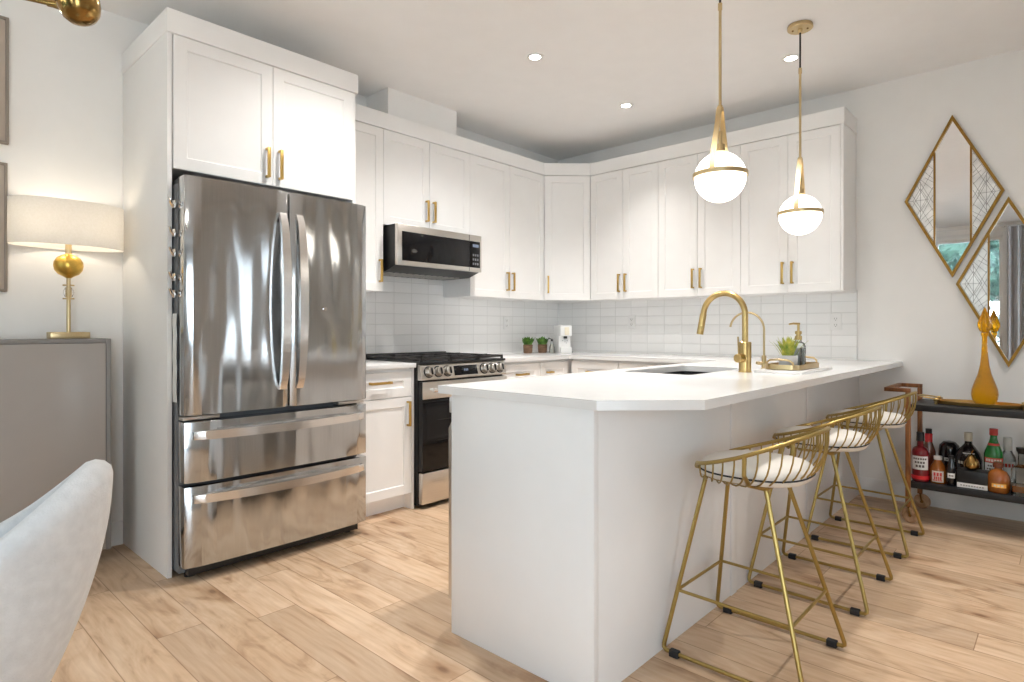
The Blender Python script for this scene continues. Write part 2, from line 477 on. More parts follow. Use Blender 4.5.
# ------------------------------------------------------------------ mesh builder
class MB:
    def __init__(self):
        self.bm = bmesh.new()
        self.mi = 0

    def slot(self, k):
        self.mi = k
        return self

    def _tag(self, faces):
        for f in faces:
            f.material_index = self.mi

    def verts(self, pts):
        return [self.bm.verts.new(p) for p in pts]

    def face(self, vs):
        try:
            f = self.bm.faces.new(vs)
            f.material_index = self.mi
            return f
        except ValueError:
            return None

    def box(self, x0, x1, y0, y1, z0, z1, bev=0.0, mtx=None):
        p = [Vector((x, y, z)) for z in (z0, z1) for y in (y0, y1) for x in (x0, x1)]
        if mtx:
            p = [mtx @ q for q in p]
        v = self.verts(p)
        fs = [self.face([v[i] for i in q]) for q in ((0, 2, 3, 1), (4, 5, 7, 6), (0, 1, 5, 4), (2, 6, 7, 3), (0, 4, 6, 2), (1, 3, 7, 5))]
        if bev > 0:
            es = list({e for f in fs for e in f.edges})
            r = bmesh.ops.bevel(self.bm, geom=es, offset=bev, segments=2, affect='EDGES', profile=0.5)
            self._tag(r['faces'])
        return self

    def prism(self, pts, z0, z1, bev=0.0):
        """polygon pts (x, y), counter-clockwise, extruded from z0 to z1"""
        a = self.verts([(x, y, z0) for x, y in pts])
        b = self.verts([(x, y, z1) for x, y in pts])
        n = len(pts)
        fs = [self.face(list(reversed(a))), self.face(b)]
        for i in range(n):
            j = (i + 1) % n
            fs.append(self.face([a[i], a[j], b[j], b[i]]))
        if bev > 0:
            es = list({e for f in fs if f for e in f.edges})
            r = bmesh.ops.bevel(self.bm, geom=es, offset=bev, segments=2, affect='EDGES', profile=0.5)
            self._tag(r['faces'])
        return self

    def extrude(self, pts, d):
        """planar polygon of 3D points pushed along vector d"""
        d = Vector(d)
        a = self.verts([Vector(p) for p in pts])
        b = self.verts([Vector(p) + d for p in pts])
        n = len(pts)
        self.face(list(reversed(a)))
        self.face(b)
        for i in range(n):
            j = (i + 1) % n
            self.face([a[i], a[j], b[j], b[i]])
        return self

    def tube(self, pts, r, seg=10, closed=False, cap=True, squash=None):
        pts = [Vector(p) for p in pts]
        n = len(pts)
        rr = r if isinstance(r, (list, tuple)) else [r] * n
        tang = []
        for i in range(n):
            if closed:
                t = pts[(i + 1) % n] - pts[i - 1]
            else:
                t = pts[min(i + 1, n - 1)] - pts[max(i - 1, 0)]
            tang.append(t.normalized())
        up = Vector((0, 0, 1)) if abs(tang[0].z) < 0.9 else Vector((1, 0, 0))
        nv = (up - tang[0] * up.dot(tang[0])).normalized()
        rings = []
        for i in range(n):
            t = tang[i]
            nv = (nv - t * nv.dot(t))
            nv = nv.normalized() if nv.length > 1e-6 else t.orthogonal().normalized()
            bv = t.cross(nv)
            s1, s2 = squash or (1, 1)
            rings.append(self.verts([pts[i] + (nv * math.cos(2 * PI * k / seg) * s1 + bv * math.sin(2 * PI * k / seg) * s2) * rr[i] for k in range(seg)]))
        m = n if closed else n - 1
        for i in range(m):
            a, b = rings[i], rings[(i + 1) % n]
            for k in range(seg):
                l = (k + 1) % seg
                self.face([a[k], a[l], b[l], b[k]])
        if cap and not closed:
            self.face(list(reversed(rings[0])))
            self.face(rings[-1])
        return self

    def cyl(self, p0, p1, r, seg=20, r1=None):
        return self.tube([p0, p1], [r, r if r1 is None else r1], seg)

    def lathe(self, prof, c=(0, 0, 0), seg=28, sx=1.0, sy=1.0, axis=None):
        """profile of (radius, height) turned about the vertical (or given) axis through c"""
        c = Vector(c)
        q = Vector((0, 0, 1)).rotation_difference(Vector(axis).normalized()) if axis else None
        rings = []
        for (r, z) in prof:
            if r < 1e-6:
                p = Vector((0, 0, z))
                rings.append([self.bm.verts.new(c + (q @ p if q else p))])
            else:
                ring = []
                for k in range(seg):
                    a = 2 * PI * k / seg
                    p = Vector((r * math.cos(a) * sx, r * math.sin(a) * sy, z))
                    ring.append(self.bm.verts.new(c + (q @ p if q else p)))
                rings.append(ring)
        for a, b in zip(rings, rings[1:]):
            for k in range(seg):
                l = (k + 1) % seg
                if len(a) == 1 and len(b) == 1:
                    break
                if len(a) == 1:
                    self.face([a[0], b[l], b[k]])
                elif len(b) == 1:
                    self.face([a[k], a[l], b[0]])
                else:
                    self.face([a[k], a[l], b[l], b[k]])
        return self

    def sphere(self, c, r, sx=1, sy=1, sz=1, seg=24, rings=14):
        pr = [(r * math.sin(PI * i / rings), -r * math.cos(PI * i / rings) * sz) for i in range(rings + 1)]
        return self.lathe(pr, c, seg, sx, sy)

    def rings(self, loops, closed=True, cap0=True, cap1=True):
        """skin a list of equal-length point loops"""
        R = [self.verts(l) for l in loops]
        n = len(R[0])
        for a, b in zip(R, R[1:]):
            for k in range(n if closed else n - 1):
                l = (k + 1) % n
                self.face([a[k], a[l], b[l], b[k]])
        if cap0:
            self.face(list(reversed(R[0])))
        if cap1:
            self.face(R[-1])
        return self


def root_loc(o):
    v = Vector((0, 0, 0))
    while o:
        v += o.location
        o = o.parent
    return v


def part(name, mb, m, parent=None, smooth=35, loc=None, label=None):
    """one mesh object; its vertices were given in the coordinates of the room"""
    me = bpy.data.meshes.new(name)
    bmesh.ops.recalc_face_normals(mb.bm, faces=mb.bm.faces[:])
    base = root_loc(parent) if parent else Vector(loc or (0, 0, 0))
    mb.bm.transform(Matrix.Translation(-base))
    mb.bm.to_mesh(me)
    mb.bm.free()
    for k in (m if isinstance(m, (list, tuple)) else [m]):
        me.materials.append(M[k])
    if smooth:
        me.shade_smooth()
        me.set_sharp_from_angle(angle=math.radians(smooth))
    o = bpy.data.objects.new(name, me)
    COL.objects.link(o)
    if parent:
        o.parent = parent
    else:
        o.location = base
    if label:
        o['label'] = label
    return o


def tag(o, label, cat, group=None, kind=None):
    o['label'] = label
    o['category'] = cat
    if group:
        o['group'] = group
    if kind:
        o['kind'] = kind
    return o


def thing(name, label, cat, loc=(0, 0, 0), group=None):
    o = bpy.data.objects.new(name, None)
    o.empty_display_size = 0.1
    COL.objects.link(o)
    o.location = loc
    return tag(o, label, cat, group)


def solo(name, mb, m, label, cat, loc, group=None, smooth=35, kind=None):
    return tag(part(name, mb, m, None, smooth, loc), label, cat, group, kind)


def struct(name, mb, m, parent=None, smooth=35):
    o = part(name, mb, m, parent, smooth)
    o['kind'] = 'structure'
    return o


def copy_tree(o, loc, label, group=None):
    r = o.copy()
    COL.objects.link(r)
    r.location = loc
    r['label'] = label
    if group:
        r['group'] = group
    for ch in list(o.children):
        c = ch.copy()
        COL.objects.link(c)
        c.parent = r
        for g in list(ch.children):
            d = g.copy()
            COL.objects.link(d)
            d.parent = c
    return r


def frame(origin, u, n):
    """local (along u, up, out along n) to the room"""
    u = Vector(u).normalized()
    n = Vector(n).normalized()
    m = Matrix.Identity(4)
    for i in range(3):
        m[i][0] = u[i]
        m[i][1] = (0, 0, 1)[i]
        m[i][2] = n[i]
        m[i][3] = origin[i]
    return m


def shaker(w, h, F, t=0.02, b=0.056, dep=0.007):
    """shaker door: recessed centre inside a raised border"""
    mb = MB()
    seq = [(0, 0), (0, t - 0.0015), (0.0015, t), (b, t), (b + 0.005, t - dep), ]
    loops = []
    for ins, d in seq:
        loops.append([F @ Vector(p) for p in ((ins, ins, d), (w - ins, ins, d), (w - ins, h - ins, d), (ins, h - ins, d))])
    mb.rings(loops)
    return mb


def slab(w, h, F, t=0.02, bev=0.0015):
    mb = MB()
    mb.rings([[F @ Vector(p) for p in ((i, i, d), (w - i, i, d), (w - i, h - i, d), (i, h - i, d))] for i, d in ((0, 0), (0, t - bev), (bev, t))])
    return mb


def pull(F, x, y, length, vertical=True):
    """square brass bar pull centred on (x, y) of the door front (out = 0.02)"""
    mb = MB()
    L2, s = length / 2, 0.0072
    def bx(a0, a1, b0, b1, c0, c1):
        mb.box(a0, a1, b0, b1, c0, c1, 0.001, F)
    if vertical:
        bx(x - s, x + s, y - L2, y + L2, 0.042, 0.053)
        for q in (y - L2, y + L2 - 0.011):
            bx(x - s, x + s, q, q + 0.011, 0.0195, 0.044)
    else:
        bx(x - L2, x + L2, y - s, y + s, 0.042, 0.053)
        for q in (x - L2, x + L2 - 0.011):
            bx(q, q + 0.011, y - s, y + s, 0.0195, 0.044)
    return mb


def door(parent, F, w, h, hx=None, hy=None, hl=0.150, vertical=True, name='door', m='cabinet'):
    d = part(name, shaker(w, h, F), m, parent)
    if hx is not None:
        part('handle', pull(F, hx, hy, hl, vertical), 'brass_handle', d)
    return d


LEFT = ((0, 1, 0), (1, 0, 0))       # fronts on the left wall look along +x
BACK = ((1, 0, 0), (0, -1, 0))      # fronts on the back wall look along -y

# ------------------------------------------------------------------ room shell
T = 0.12
struct('floor', MB().box(XL - T, XR + T, YF - T, YB + T, -0.1, 0), 'floor')
struct('ceiling', MB().box(XL - T, XR + T, YF - T, YB + T, ZC, ZC + 0.1), 'ceiling')
struct('wall_left', MB().box(XL - T, XL, YF - T, YB + T, 0, ZC), 'wall')
struct('wall_back', MB().box(XL, XR, YB, YB + T, 0, ZC), 'wall')
mb = MB()
x0, x1, z0, z1 = WIN1
w0, w1 = FILL_WIN4[0], FILL_WIN4[1]
mb.box(XL, x0, YF - T, YF, 0, ZC).box(x1, w0, YF - T, YF, 0, ZC).box(w1, XR, YF - T, YF, 0, ZC).box(w0, w1, YF - T, YF, 0, z0).box(w0, w1, YF - T, YF, z1, ZC).box(x0, x1, YF - T, YF, 0, z0).box(x0, x1, YF - T, YF, z1, ZC)
struct('wall_front', mb, 'wall')
mb = MB()
y0, y1, z0, z1 = FILL_WIN2
mb.box(XR, XR + T, YF - T, y0, 0, ZC).box(XR, XR + T, y0, y1, 0, z0).box(XR, XR + T, y0, y1, z1, ZC)
a0, a1, b0, b1 = STREAK_WIN3
mb.box(XR, XR + T, y1, a0, 0, ZC).box(XR, XR + T, a0, a1, 0, b0).box(XR, XR + T, a0, a1, b1, ZC).box(XR, XR + T, a1, YB + T, 0, ZC)
struct('wall_right', mb, 'wall')


def window(name, F, w, h, n, f=0.05):
    """white frame with n panes of glass, in an opening"""
    mb = MB()
    mb.box(0, w, 0, f, -0.05, 0.03, 0.003, F).box(0, w, h - f, h, -0.05, 0.03, 0.003, F)
    for k in range(n + 1):
        c = f / 2 + (w - f) * k / n
        mb.box(c - f / 2, c + f / 2, f, h - f, -0.05, 0.03, 0.003, F)
    o = struct(name, mb, 'trim')
    for k in range(n):
        c0 = f + (w - f) * k / n
        part('pane', MB().box(c0, c0 + (w - f) / n - f, f, h - f, -0.014, -0.010, 0, F), 'pane', o)
    return o


def casing(name, F, w, h):
    mb = MB()
    c = 0.07
    mb.box(-c, 0, -c, h + c, 0, 0.016, 0.003, F).box(w, w + c, -c, h + c, 0, 0.016, 0.003, F)
    mb.box(0, w, h, h + c, 0, 0.016, 0.003, F).box(0, w, -c, 0, 0, 0.03, 0.003, F)
    return struct(name, mb, 'trim')


F1 = frame((WIN1[1], YF - 0.05, WIN1[2]), (-1, 0, 0), (0, 1, 0))
window('window_1', F1, WIN1[1] - WIN1[0], WIN1[3] - WIN1[2], 3)
casing('trim_1', frame((WIN1[1], YF, WIN1[2]), (-1, 0, 0), (0, 1, 0)), WIN1[1] - WIN1[0], WIN1[3] - WIN1[2])
window('fill_window_4', frame((FILL_WIN4[1], YF - 0.05, FILL_WIN4[2]), (-1, 0, 0), (0, 1, 0)), FILL_WIN4[1] - FILL_WIN4[0], FILL_WIN4[3] - FILL_WIN4[2], 2)
casing('trim_3', frame((FILL_WIN4[1], YF, FILL_WIN4[2]), (-1, 0, 0), (0, 1, 0)), FILL_WIN4[1] - FILL_WIN4[0], FILL_WIN4[3] - FILL_WIN4[2])
F2 = frame((XR + 0.05, FILL_WIN2[1], FILL_WIN2[2]), (0, -1, 0), (-1, 0, 0))
window('fill_window_2', F2, FILL_WIN2[1] - FILL_WIN2[0], FILL_WIN2[3] - FILL_WIN2[2], 2)
F3 = frame((XR + 0.05, STREAK_WIN3[1], STREAK_WIN3[2]), (0, -1, 0), (-1, 0, 0))
window('streak_window_3', F3, STREAK_WIN3[1] - STREAK_WIN3[0], STREAK_WIN3[3] - STREAK_WIN3[2], 3, 0.165)


def baseboard(name, F, w):
    mb = MB()
    mb.extrude([F @ Vector(p) for p in ((0, 0, 0), (0, 0, 0.014), (0, 0.105, 0.014), (0, 0.12, 0.006), (0, 0.12, 0))], (F @ Vector((w, 0, 0))) - (F @ Vector((0, 0, 0))))
    return struct(name, mb, 'trim')


baseboard('baseboard_left', frame((XL, YF, 0), *LEFT), 0.954 - YF)
baseboard('baseboard_back', frame((-1.05, YB, 0), *BACK), XR + 1.05)
baseboard('baseboard_front', frame((XR, YF, 0), (-1, 0, 0), (0, 1, 0)), XR - XL)

# boxed duct between cabinet tops and ceiling
struct('trim_2', MB().box(XL, -3.415, 2.462, 3.09, 2.50, ZC), 'wall')
# backsplash tile skins
struct('wall_backsplash_left', MB().box(XL, XL + 0.008, 1.95, YB, 0.90, 1.60), 'tile_left')
struct('wall_backsplash_back', MB().box(XL + 0.008, -1.066, YB - 0.008, YB, 0.90, 1.40), 'tile_back')

# ------------------------------------------------------------------ refrigerator surround
XT = -2.99                     # face of the fridge cabinet doors (with 2 cm doors behind it)
t = thing('refrigerator_cabinet', 'tall white cabinet surround enclosing the steel refrigerator, with two doors above it', 'cabinet', (-3.33, 1.45, 0))
part('side_panel', MB().box(XL + 0.002, -3.0, 0.956, 0.976, 0, 2.475, 0.001), 'cabinet', t)
part('side_panel', MB().box(XL + 0.002, -3.0, 1.918, 1.937, 0, 2.475, 0.001), 'cabinet', t)
part('body', MB().box(XL + 0.002, -3.013, 0.976, 1.918, 1.868, 2.475), 'carcass', t)
part('crown', MB().box(XL + 0.002, -2.985, 0.950, 1.947, 2.475, 2.581, 0.002), 'cabinet', t)
for k, (a, b) in enumerate(((0.980, 1.4455), (1.4485, 1.916))):
    door(t, frame((-3.012, a, 1.862), *LEFT), b - a, 0.61, (b - a - 0.032) if k == 0 else 0.032, 0.110)

# ------------------------------------------------------------------ upper cabinets
XU, YU, ZU, ZT = -3.353, 4.339, 1.381, 2.462
G = 0.0015
UG = 'white shaker upper cabinets'


def upper_left(y0, y1, z0, doors, label, hz=0.135):
    t = thing('upper_cabinet', label, 'cabinet', ((XL + XU) / 2, (y0 + y1) / 2, z0), UG)
    part('body', MB().box(XL + 0.009, XU - 0.021, y0 + 0.0005, y1 - 0.0005, z0, ZT + 0.004), 'cabinet', t)
    w = (y1 - y0) / doors
    for k in range(doors):
        F = frame((XU - 0.02, y0 + k * w + G, z0), *LEFT)
        hx = (w - 2 * G - 0.030) if k == 0 else 0.030
        door(t, F, w - 2 * G, ZT - z0, hx, hz)
    return t


upper_left(1.949, 2.380, ZU, 1, 'narrow single-door white upper cabinet between refrigerator and microwave')
upper_left(2.380, 3.171, 1.829, 2, 'short two-door white upper cabinet directly above the microwave')
upper_left(3.171, 4.053, ZU, 2, 'two-door white upper cabinet right of the microwave')
# corner unit across the diagonal
t = thing('upper_cabinet', 'single-door white corner cabinet set diagonally above the coffee maker', 'cabinet', (-3.4, 4.4, ZU), UG)
dv = Vector((-3.064 + 3.353, 4.339 - 4.053, 0))
nn = Vector((dv.y, -dv.x, 0)).normalized()
A = Vector((-3.353, 4.053, 0)) - nn * 0.021
B = Vector((-3.064, 4.339, 0)) - nn * 0.021
part('body', MB().prism([(XL + 0.009, 4.0535), (A.x - 0.012, 4.0535), (A.x, A.y + 0.003), (B.x - 0.003, B.y), (-3.0645, B.y + 0.012), (-3.0645, YB - 0.009), (XL + 0.009, YB - 0.009)], ZU, ZT + 0.004), 'cabinet', t)
door(t, frame((A.x + dv.normalized().x * 0.004, A.y + dv.normalized().y * 0.004, ZU), dv, nn), dv.length - 0.008, ZT - ZU, 0.032, 0.135)


def upper_back(x0, x1, label, end=False):
    t = thing('upper_cabinet', label, 'cabinet', ((x0 + x1) / 2, (YU + YB) / 2, ZU), UG)
    xe = x1 - 0.0005 if not end else x1 + 0.02
    part('body', MB().box(x0 + 0.0005, x1 - 0.0005, YU + 0.021, YB - 0.009, ZU, ZT + 0.004), 'cabinet', t)
    if end:
        part('side_panel', MB().box(x1, x1 + 0.018, YU + 0.001, YB - 0.009, ZU, ZT + 0.004, 0.001), 'cabinet', t)
    w = (x1 - x0) / 2
    for k in range(2):
        F = frame((x0 + k * w + G, YU + 0.02, ZU), *BACK)
        door(t, F, w - 2 * G, ZT - ZU, (w - 2 * G - 0.030) if k == 0 else 0.030, 0.135)


upper_back(-3.064, -2.410, 'two-door white upper cabinet on the back wall beside the diagonal corner cabinet')
upper_back(-2.410, -1.746, 'middle two-door white upper cabinet on the back wall, above the sink faucet')
upper_back(-1.746, -1.091, 'two-door white upper cabinet at the open end of the back wall row', True)
# the crown runs on over all of them
mb = MB()
o_ = 0.006
mb.prism([(XL + 0.009, 1.949), (XU + o_, 1.949), (XU + o_, 4.053 - 0.002), (-3.064 - 0.002, YU - o_), (-1.066, YU - o_), (-1.066, YB - 0.001), (XL + 0.009, YB - 0.001)], ZT + 0.004, 2.571, 0.002)
solo('cabinet_crown', mb, 'cabinet', 'flat white crown fascia running over the row of upper cabinets', 'molding', (-3.4, 4.4, ZT))

# ------------------------------------------------------------------ refrigerator
FX = -2.850
FY0, FY1 = 0.981, 1.918


def curved_front(y0, y1, z0, z1, xb=-2.935, bow=0.010, n=14):
    """door slab whose front is gently bowed and rounded at both ends"""
    mb = MB()
    c, hw = (FY0 + FY1) / 2, (FY1 - FY0) / 2
    pts = [(xb, y0)]
    ys = [y0 + 0.0 + (y1 - y0) * k / n for k in range(n + 1)]
    for k, y in enumerate(ys):
        x = FX + bow * (1 - ((y - c) / hw) ** 2) - 0.004
        e = min(y - y0, y1 - y)
        if e < 0.001:
            x -= 0.012
        pts.append((x, y))
    pts.append((xb, y1))
    mb.prism(list(reversed(pts)), z0, z1, 0.0015)
    return mb


fr = thing('refrigerator', 'stainless steel french door refrigerator with two bottom drawers', 'refrigerator', (-3.25, (FY0 + FY1) / 2, 0))
part('body', MB().box(-3.62, -2.942, FY0 + 0.004, FY1 - 0.008, 0.028, 1.790, 0.004), 'fridge_side', fr)
part('base_grille', MB().box(-2.9415, -2.900, FY0 + 0.03, FY1 - 0.03, 0.022, 0.066, 0.002), 'black', fr)
part('hinge_cover', MB().box(-3.05, -2.90, FY0 + 0.008, FY0 + 0.05, 1.790, 1.812, 0.003), 'black', fr)
part('hinge_cover', MB().box(-3.05, -2.90, FY1 - 0.05, FY1 - 0.008, 1.790, 1.812, 0.003), 'black', fr)
for y in (FY0 + 0.06, FY1 - 0.06):
    part('foot', MB().cyl((-2.97, y, 0.0), (-2.97, y, 0.028), 0.024, 16), 'black', fr)
part('hinge', MB().box(-2.94, -2.885, FY0 + 0.002, FY0 + 0.16, 0.722, 0.738, 0.002), 'steel_flat', fr)
part('hinge', MB().box(-2.94, -2.885, FY1 - 0.16, FY1 - 0.002, 0.722, 0.738, 0.002), 'steel_flat', fr)
YM = 1.462


def bowed_bar(p0, p1, out, n=18, bow=0.050, w=0.022, d=0.010, lift=0.0):
    """flat steel bar that bows out between two end points, as a swept rectangle; out is the direction it stands off"""
    mb = MB()
    p0, p1, out = Vector(p0), Vector(p1), Vector(out)
    ax = (p1 - p0).normalized()
    side = ax.cross(out).normalized()
    loops = []
    for k in range(n + 1):
        s = k / n
        prof = min(1.0, math.sin(PI * s) ** 0.55) if 0 < s < 1 else 0.0
        c = p0.lerp(p1, s) + out * (0.006 + bow * prof) + side * lift * math.sin(PI * s)
        ww = w * (0.78 + 0.22 * math.sin(PI * s))
        loops.append([c + side * ww + out * d, c - side * ww + out * d, c - side * ww - out * d, c + side * ww - out * d])
    mb.rings(loops)
    return mb


for k, (a, b, hy) in enumerate(((FY0, YM - 0.002, YM - 0.042), (YM + 0.004, FY1, YM + 0.046))):
    d = part('door', curved_front(a, b, 0.746, 1.811), 'steel', fr)
    part('handle', bowed_bar((FX + 0.004, hy, 0.835), (FX + 0.004, hy, 1.700), (1, 0, 0)), 'steel_handle', d)
    if k:
        part('emblem', MB().cyl((FX + 0.003, 1.655, 1.235), (FX + 0.010, 1.655, 1.235), 0.010, 20), 'chrome', d)
for z0, z1, hz in ((0.446, 0.716, 0.660), (0.070, 0.428, 0.378)):
    d = part('drawer', curved_front(FY0, FY1, z0, z1), 'steel', fr)
    ya, yb_ = FY0 + 0.032, FY1 - 0.030
    P = [(FX - 0.010, ya)] + [(FX + 0.012 + 0.058 * math.sin(PI * k / 20) ** 0.7, ya + (yb_ - ya) * k / 20) for k in range(21)] + [(FX - 0.010, yb_)]
    part('handle', MB().prism(P, hz - 0.022, hz + 0.016, 0.003), 'steel_handle', d)
# clips and a note on the fridge flank
for k, (z, w) in enumerate(((1.695, 'topmost of the five'), (1.565, 'second from the top'), (1.475, 'third from the top'), (1.365, 'second from the bottom'), (1.290, 'lowest of the five'))):
    mb = MB()
    mb.cyl((-2.970, FY0 + 0.0045, z), (-2.970, FY0 - 0.005, z), 0.019, 18)
    mb.box(-2.989, -2.951, FY0 - 0.010, FY0 - 0.0045, z - 0.016, z + 0.016, 0.001)
    mb.tube([(-2.970, FY0 - 0.008, z - 0.014), (-2.960, FY0 - 0.022, z + 0.004), (-2.950, FY0 - 0.032, z + 0.022)], 0.0055, 8)
    solo('magnetic_clip', mb, 'chrome', 'small shiny clip on the refrigerator flank, ' + w, 'clip', (-2.970, FY0, z), 'clips on the refrigerator flank')
mb = MB()
loops = []
for k in range(9):
    z = 0.80 + 0.40 * k / 8
    off = 0.002 + 0.003 * math.sin(k * 1.1) ** 2
    loops.append([(-2.994, FY0 - off, z), (-2.945, FY0 - off, z), (-2.945, FY0 - off - 0.0012, z), (-2.994, FY0 - off - 0.0012, z)])
mb.rings(loops)
solo('paper_note', mb, 'paper', 'white paper sheet hanging on the flank of the refrigerator below the clips', 'paper', (-2.92, FY0, 0.80))

# ------------------------------------------------------------------ base cabinets
ZB = 0.888


def toe(parent, x0, x1, y0, y1):
    part('toe_kick', MB().box(x0, x1, y0, y1, 0, 0.102), 'cabinet', parent)


t = thing('base_cabinet', 'white base cabinet with one drawer over one door, between refrigerator and range', 'cabinet', (-3.34, 2.165, 0), 'white base cabinets')
part('body', MB().box(XL + 0.009, -3.052, 1.940, 2.382, 0.102, ZB), 'cabinet', t)
part('side_panel', MB().box(XL + 0.009, -3.03, 2.364, 2.382, 0, ZB, 0.001), 'cabinet', t)
toe(t, XL + 0.02, -3.11, 1.940, 2.364)
door(t, frame((-3.05, 1.942, 0.712), *LEFT), 0.420, 0.155, 0.180, 0.095, 0.150, False, name='drawer')
door(t, frame((-3.05, 1.942, 0.105), *LEFT), 0.420, 0.602, 0.388, 0.50, 0.155)

t = thing('base_cabinet', 'white base cabinet with brass bar drawer pulls, just right of the range', 'cabinet', (-3.34, 3.4, 0), 'white base cabinets')
part('body', MB().box(XL + 0.009, -3.052, 3.168, 3.62, 0.102, ZB), 'cabinet', t)
toe(t, XL + 0.02, -3.11, 3.168, 3.62)
for z0, h in ((0.712, 0.155), (0.41, 0.296), (0.105, 0.30)):
    door(t, frame((-3.05, 3.172, z0), *LEFT), 0.444, h, 0.222, h - 0.065 if h > 0.2 else 0.078, 0.125, False, name='drawer')
t = thing('base_cabinet', 'white base cabinet with a narrow drawer, in the corner under the potted plants', 'cabinet', (-3.34, 3.8, 0), 'white base cabinets')
part('body', MB().box(XL + 0.009, -3.052, 3.622, YB - 0.01, 0.102, ZB), 'cabinet', t)
toe(t, XL + 0.02, -3.11, 3.622, 4.1)
door(t, frame((-3.05, 3.624, 0.712), *LEFT), 0.345, 0.155, 0.10, 0.078, 0.064, False, name='drawer')
door(t, frame((-3.05, 3.624, 0.105), *LEFT), 0.345, 0.602, 0.032, 0.50)
for x0, x1, lab in ((-3.010, -2.56, 'white back-wall base cabinet next to the inner corner, two cabinets from the peninsula'), (-2.558, -1.76, 'white back-wall base cabinet meeting the peninsula')):
    t = thing('base_cabinet', lab, 'cabinet', ((x0 + x1) / 2, 4.3, 0), 'white base cabinets')
    part('body', MB().box(x0, x1, 4.012, YB - 0.01, 0.102, ZB), 'cabinet', t)
    toe(t, x0, x1, 4.07, YB - 0.02)
    n = 1 if x1 - x0 < 0.5 else 2
    w = (x1 - x0) / n
    for k in range(n):
        door(t, frame((x0 + k * w + G, 4.01, 0.712), *BACK), w - 2 * G, 0.155, w / 2, 0.078, 0.125, False, name='drawer')
        door(t, frame((x0 + k * w + G, 4.01, 0.105), *BACK), w - 2 * G, 0.602, 0.032, 0.50)

# ------------------------------------------------------------------ countertops
mb = MB().box(XL + 0.009, -3.008, 1.940, 2.383, ZB, 0.918, 0.003)
solo('countertop', mb, 'quartz', 'short white quartz countertop between the refrigerator and the range', 'countertop', (-3.34, 2.16, ZB))
mb = MB()
mb.prism([(XL + 0.009, 3.166), (-3.008, 3.166), (-3.008, 3.962), (-1.7525, 3.962), (-1.7525, YB - 0.009), (XL + 0.009, YB - 0.009)], ZB, 0.918, 0.003)
solo('countertop', mb, 'quartz', 'white quartz countertop running along the tiled corner behind the peninsula', 'countertop', (-3.0, 4.3, ZB))


def plate_with_hole(mb, outer, hole, z0, z1):
    bm = mb.bm
    tops = []
    for z in (z1, z0):
        vo = mb.verts([(x, y, z) for x, y in outer])
        vh = mb.verts([(x, y, z) for x, y in hole])
        es = []
        for L_ in (vo, vh):
            for i in range(len(L_)):
                es.append(bm.edges.new((L_[i], L_[(i + 1) % len(L_)])))
        bmesh.ops.triangle_fill(bm, use_beauty=True, use_dissolve=False, edges=es)
        tops.append((vo, vh))
    for q in (0, 1):
        a, b = tops[1][q], tops[0][q]
        for i in range(len(a)):
            j = (i + 1) % len(a)
            mb.face([a[i], a[j], b[j], b[i]])


SK = (-1.648, -1.285, 2.61, 3.26)
mb = MB()
r_ = 0.02


def rounded(x0, x1, y0, y1, r, n=4):
    P = []
    for cx_, cy_, a in ((x1 - r, y1 - r, 0), (x0 + r, y1 - r, 90), (x0 + r, y0 + r, 180), (x1 - r, y0 + r, 270)):
        for k in range(n + 1):
            q = math.radians(a + 90 * k / n)
            P.append((cx_ + r * math.cos(q), cy_ + r * math.sin(q)))
    return P


plate_with_hole(mb, [(-1.751, 1.490), (-1.030, 1.490), (-0.800, 1.722), (-0.800, YB - 0.002), (-1.751, YB - 0.009)], rounded(*SK, 0.03), ZB, 0.918)
solo('countertop', mb, 'quartz', 'long white quartz peninsula countertop with a clipped corner and sink cutout', 'countertop', (-1.28, 3.0, ZB), smooth=25)

# ------------------------------------------------------------------ peninsula
t = thing('peninsula_cabinet', 'white panelled peninsula base under the long bar countertop', 'cabinet', (-1.37, 3.0, 0))
part('end_panel', MB().box(-1.692, -1.054, 1.505, 1.525, 0, ZB, 0.001), 'panel', t)
part('back_panel', MB().box(-1.072, -1.054, 1.5255, YB - 0.001, 0, ZB, 0.001), 'panel', t)
part('corner_post', MB().box(-1.0538, -1.0510, 1.505, 1.53, 0, ZB, 0.001), 'panel', t)
for y in (2.538, 3.549):
    part('batten', MB().box(-1.0538, -1.0495, y - 0.028, y + 0.028, 0, ZB, 0.0015), 'panel', t)
part('body', MB().box(-1.69, -1.0725, 3.32, YB - 0.01, 0.102, ZB), 'carcass', t)
part('body', MB().box(-1.69, -1.0725, 2.17, 2.56, 0.102, ZB), 'carcass', t)
KIT = ((0, -1, 0), (-1, 0, 0))
for a, b in ((3.98, 3.42), (3.42, 2.86), (2.86, 2.17)):
    door(t, frame((-1.692, a, 0.105), *KIT), a - b - 0.004, 0.775, 0.032, 0.66)
part('toe_kick', MB().box(-1.63, -1.61, 2.17, 3.98, 0, 0.102), 'cabinet', t)

t = thing('dishwasher', 'built-in dishwasher with a steel front, seen edge-on behind the peninsula end panel', 'dishwasher', (-1.4, 1.84, 0))
part('body', MB().box(-1.695, -1.09, 1.532, 2.140, 0.06, 0.875, 0.002), 'fridge_side', t)
part('door', MB().extrude([(-1.6955, 1.535, 0.105), (-1.742, 1.535, 0.105), (-1.742, 1.535, 0.752), (-1.718, 1.535, 0.790), (-1.6955, 1.535, 0.790)], (0, 0.60, 0)), 'steel_flat', t)
part('control_strip', MB().box(-1.738, -1.6955, 1.535, 2.135, 0.812, 0.872, 0.002), 'steel_flat', t)
part('toe_kick', MB().box(-1.65, -1.63, 1.535, 2.135, 0.0, 0.10, 0.001), 'black', t)

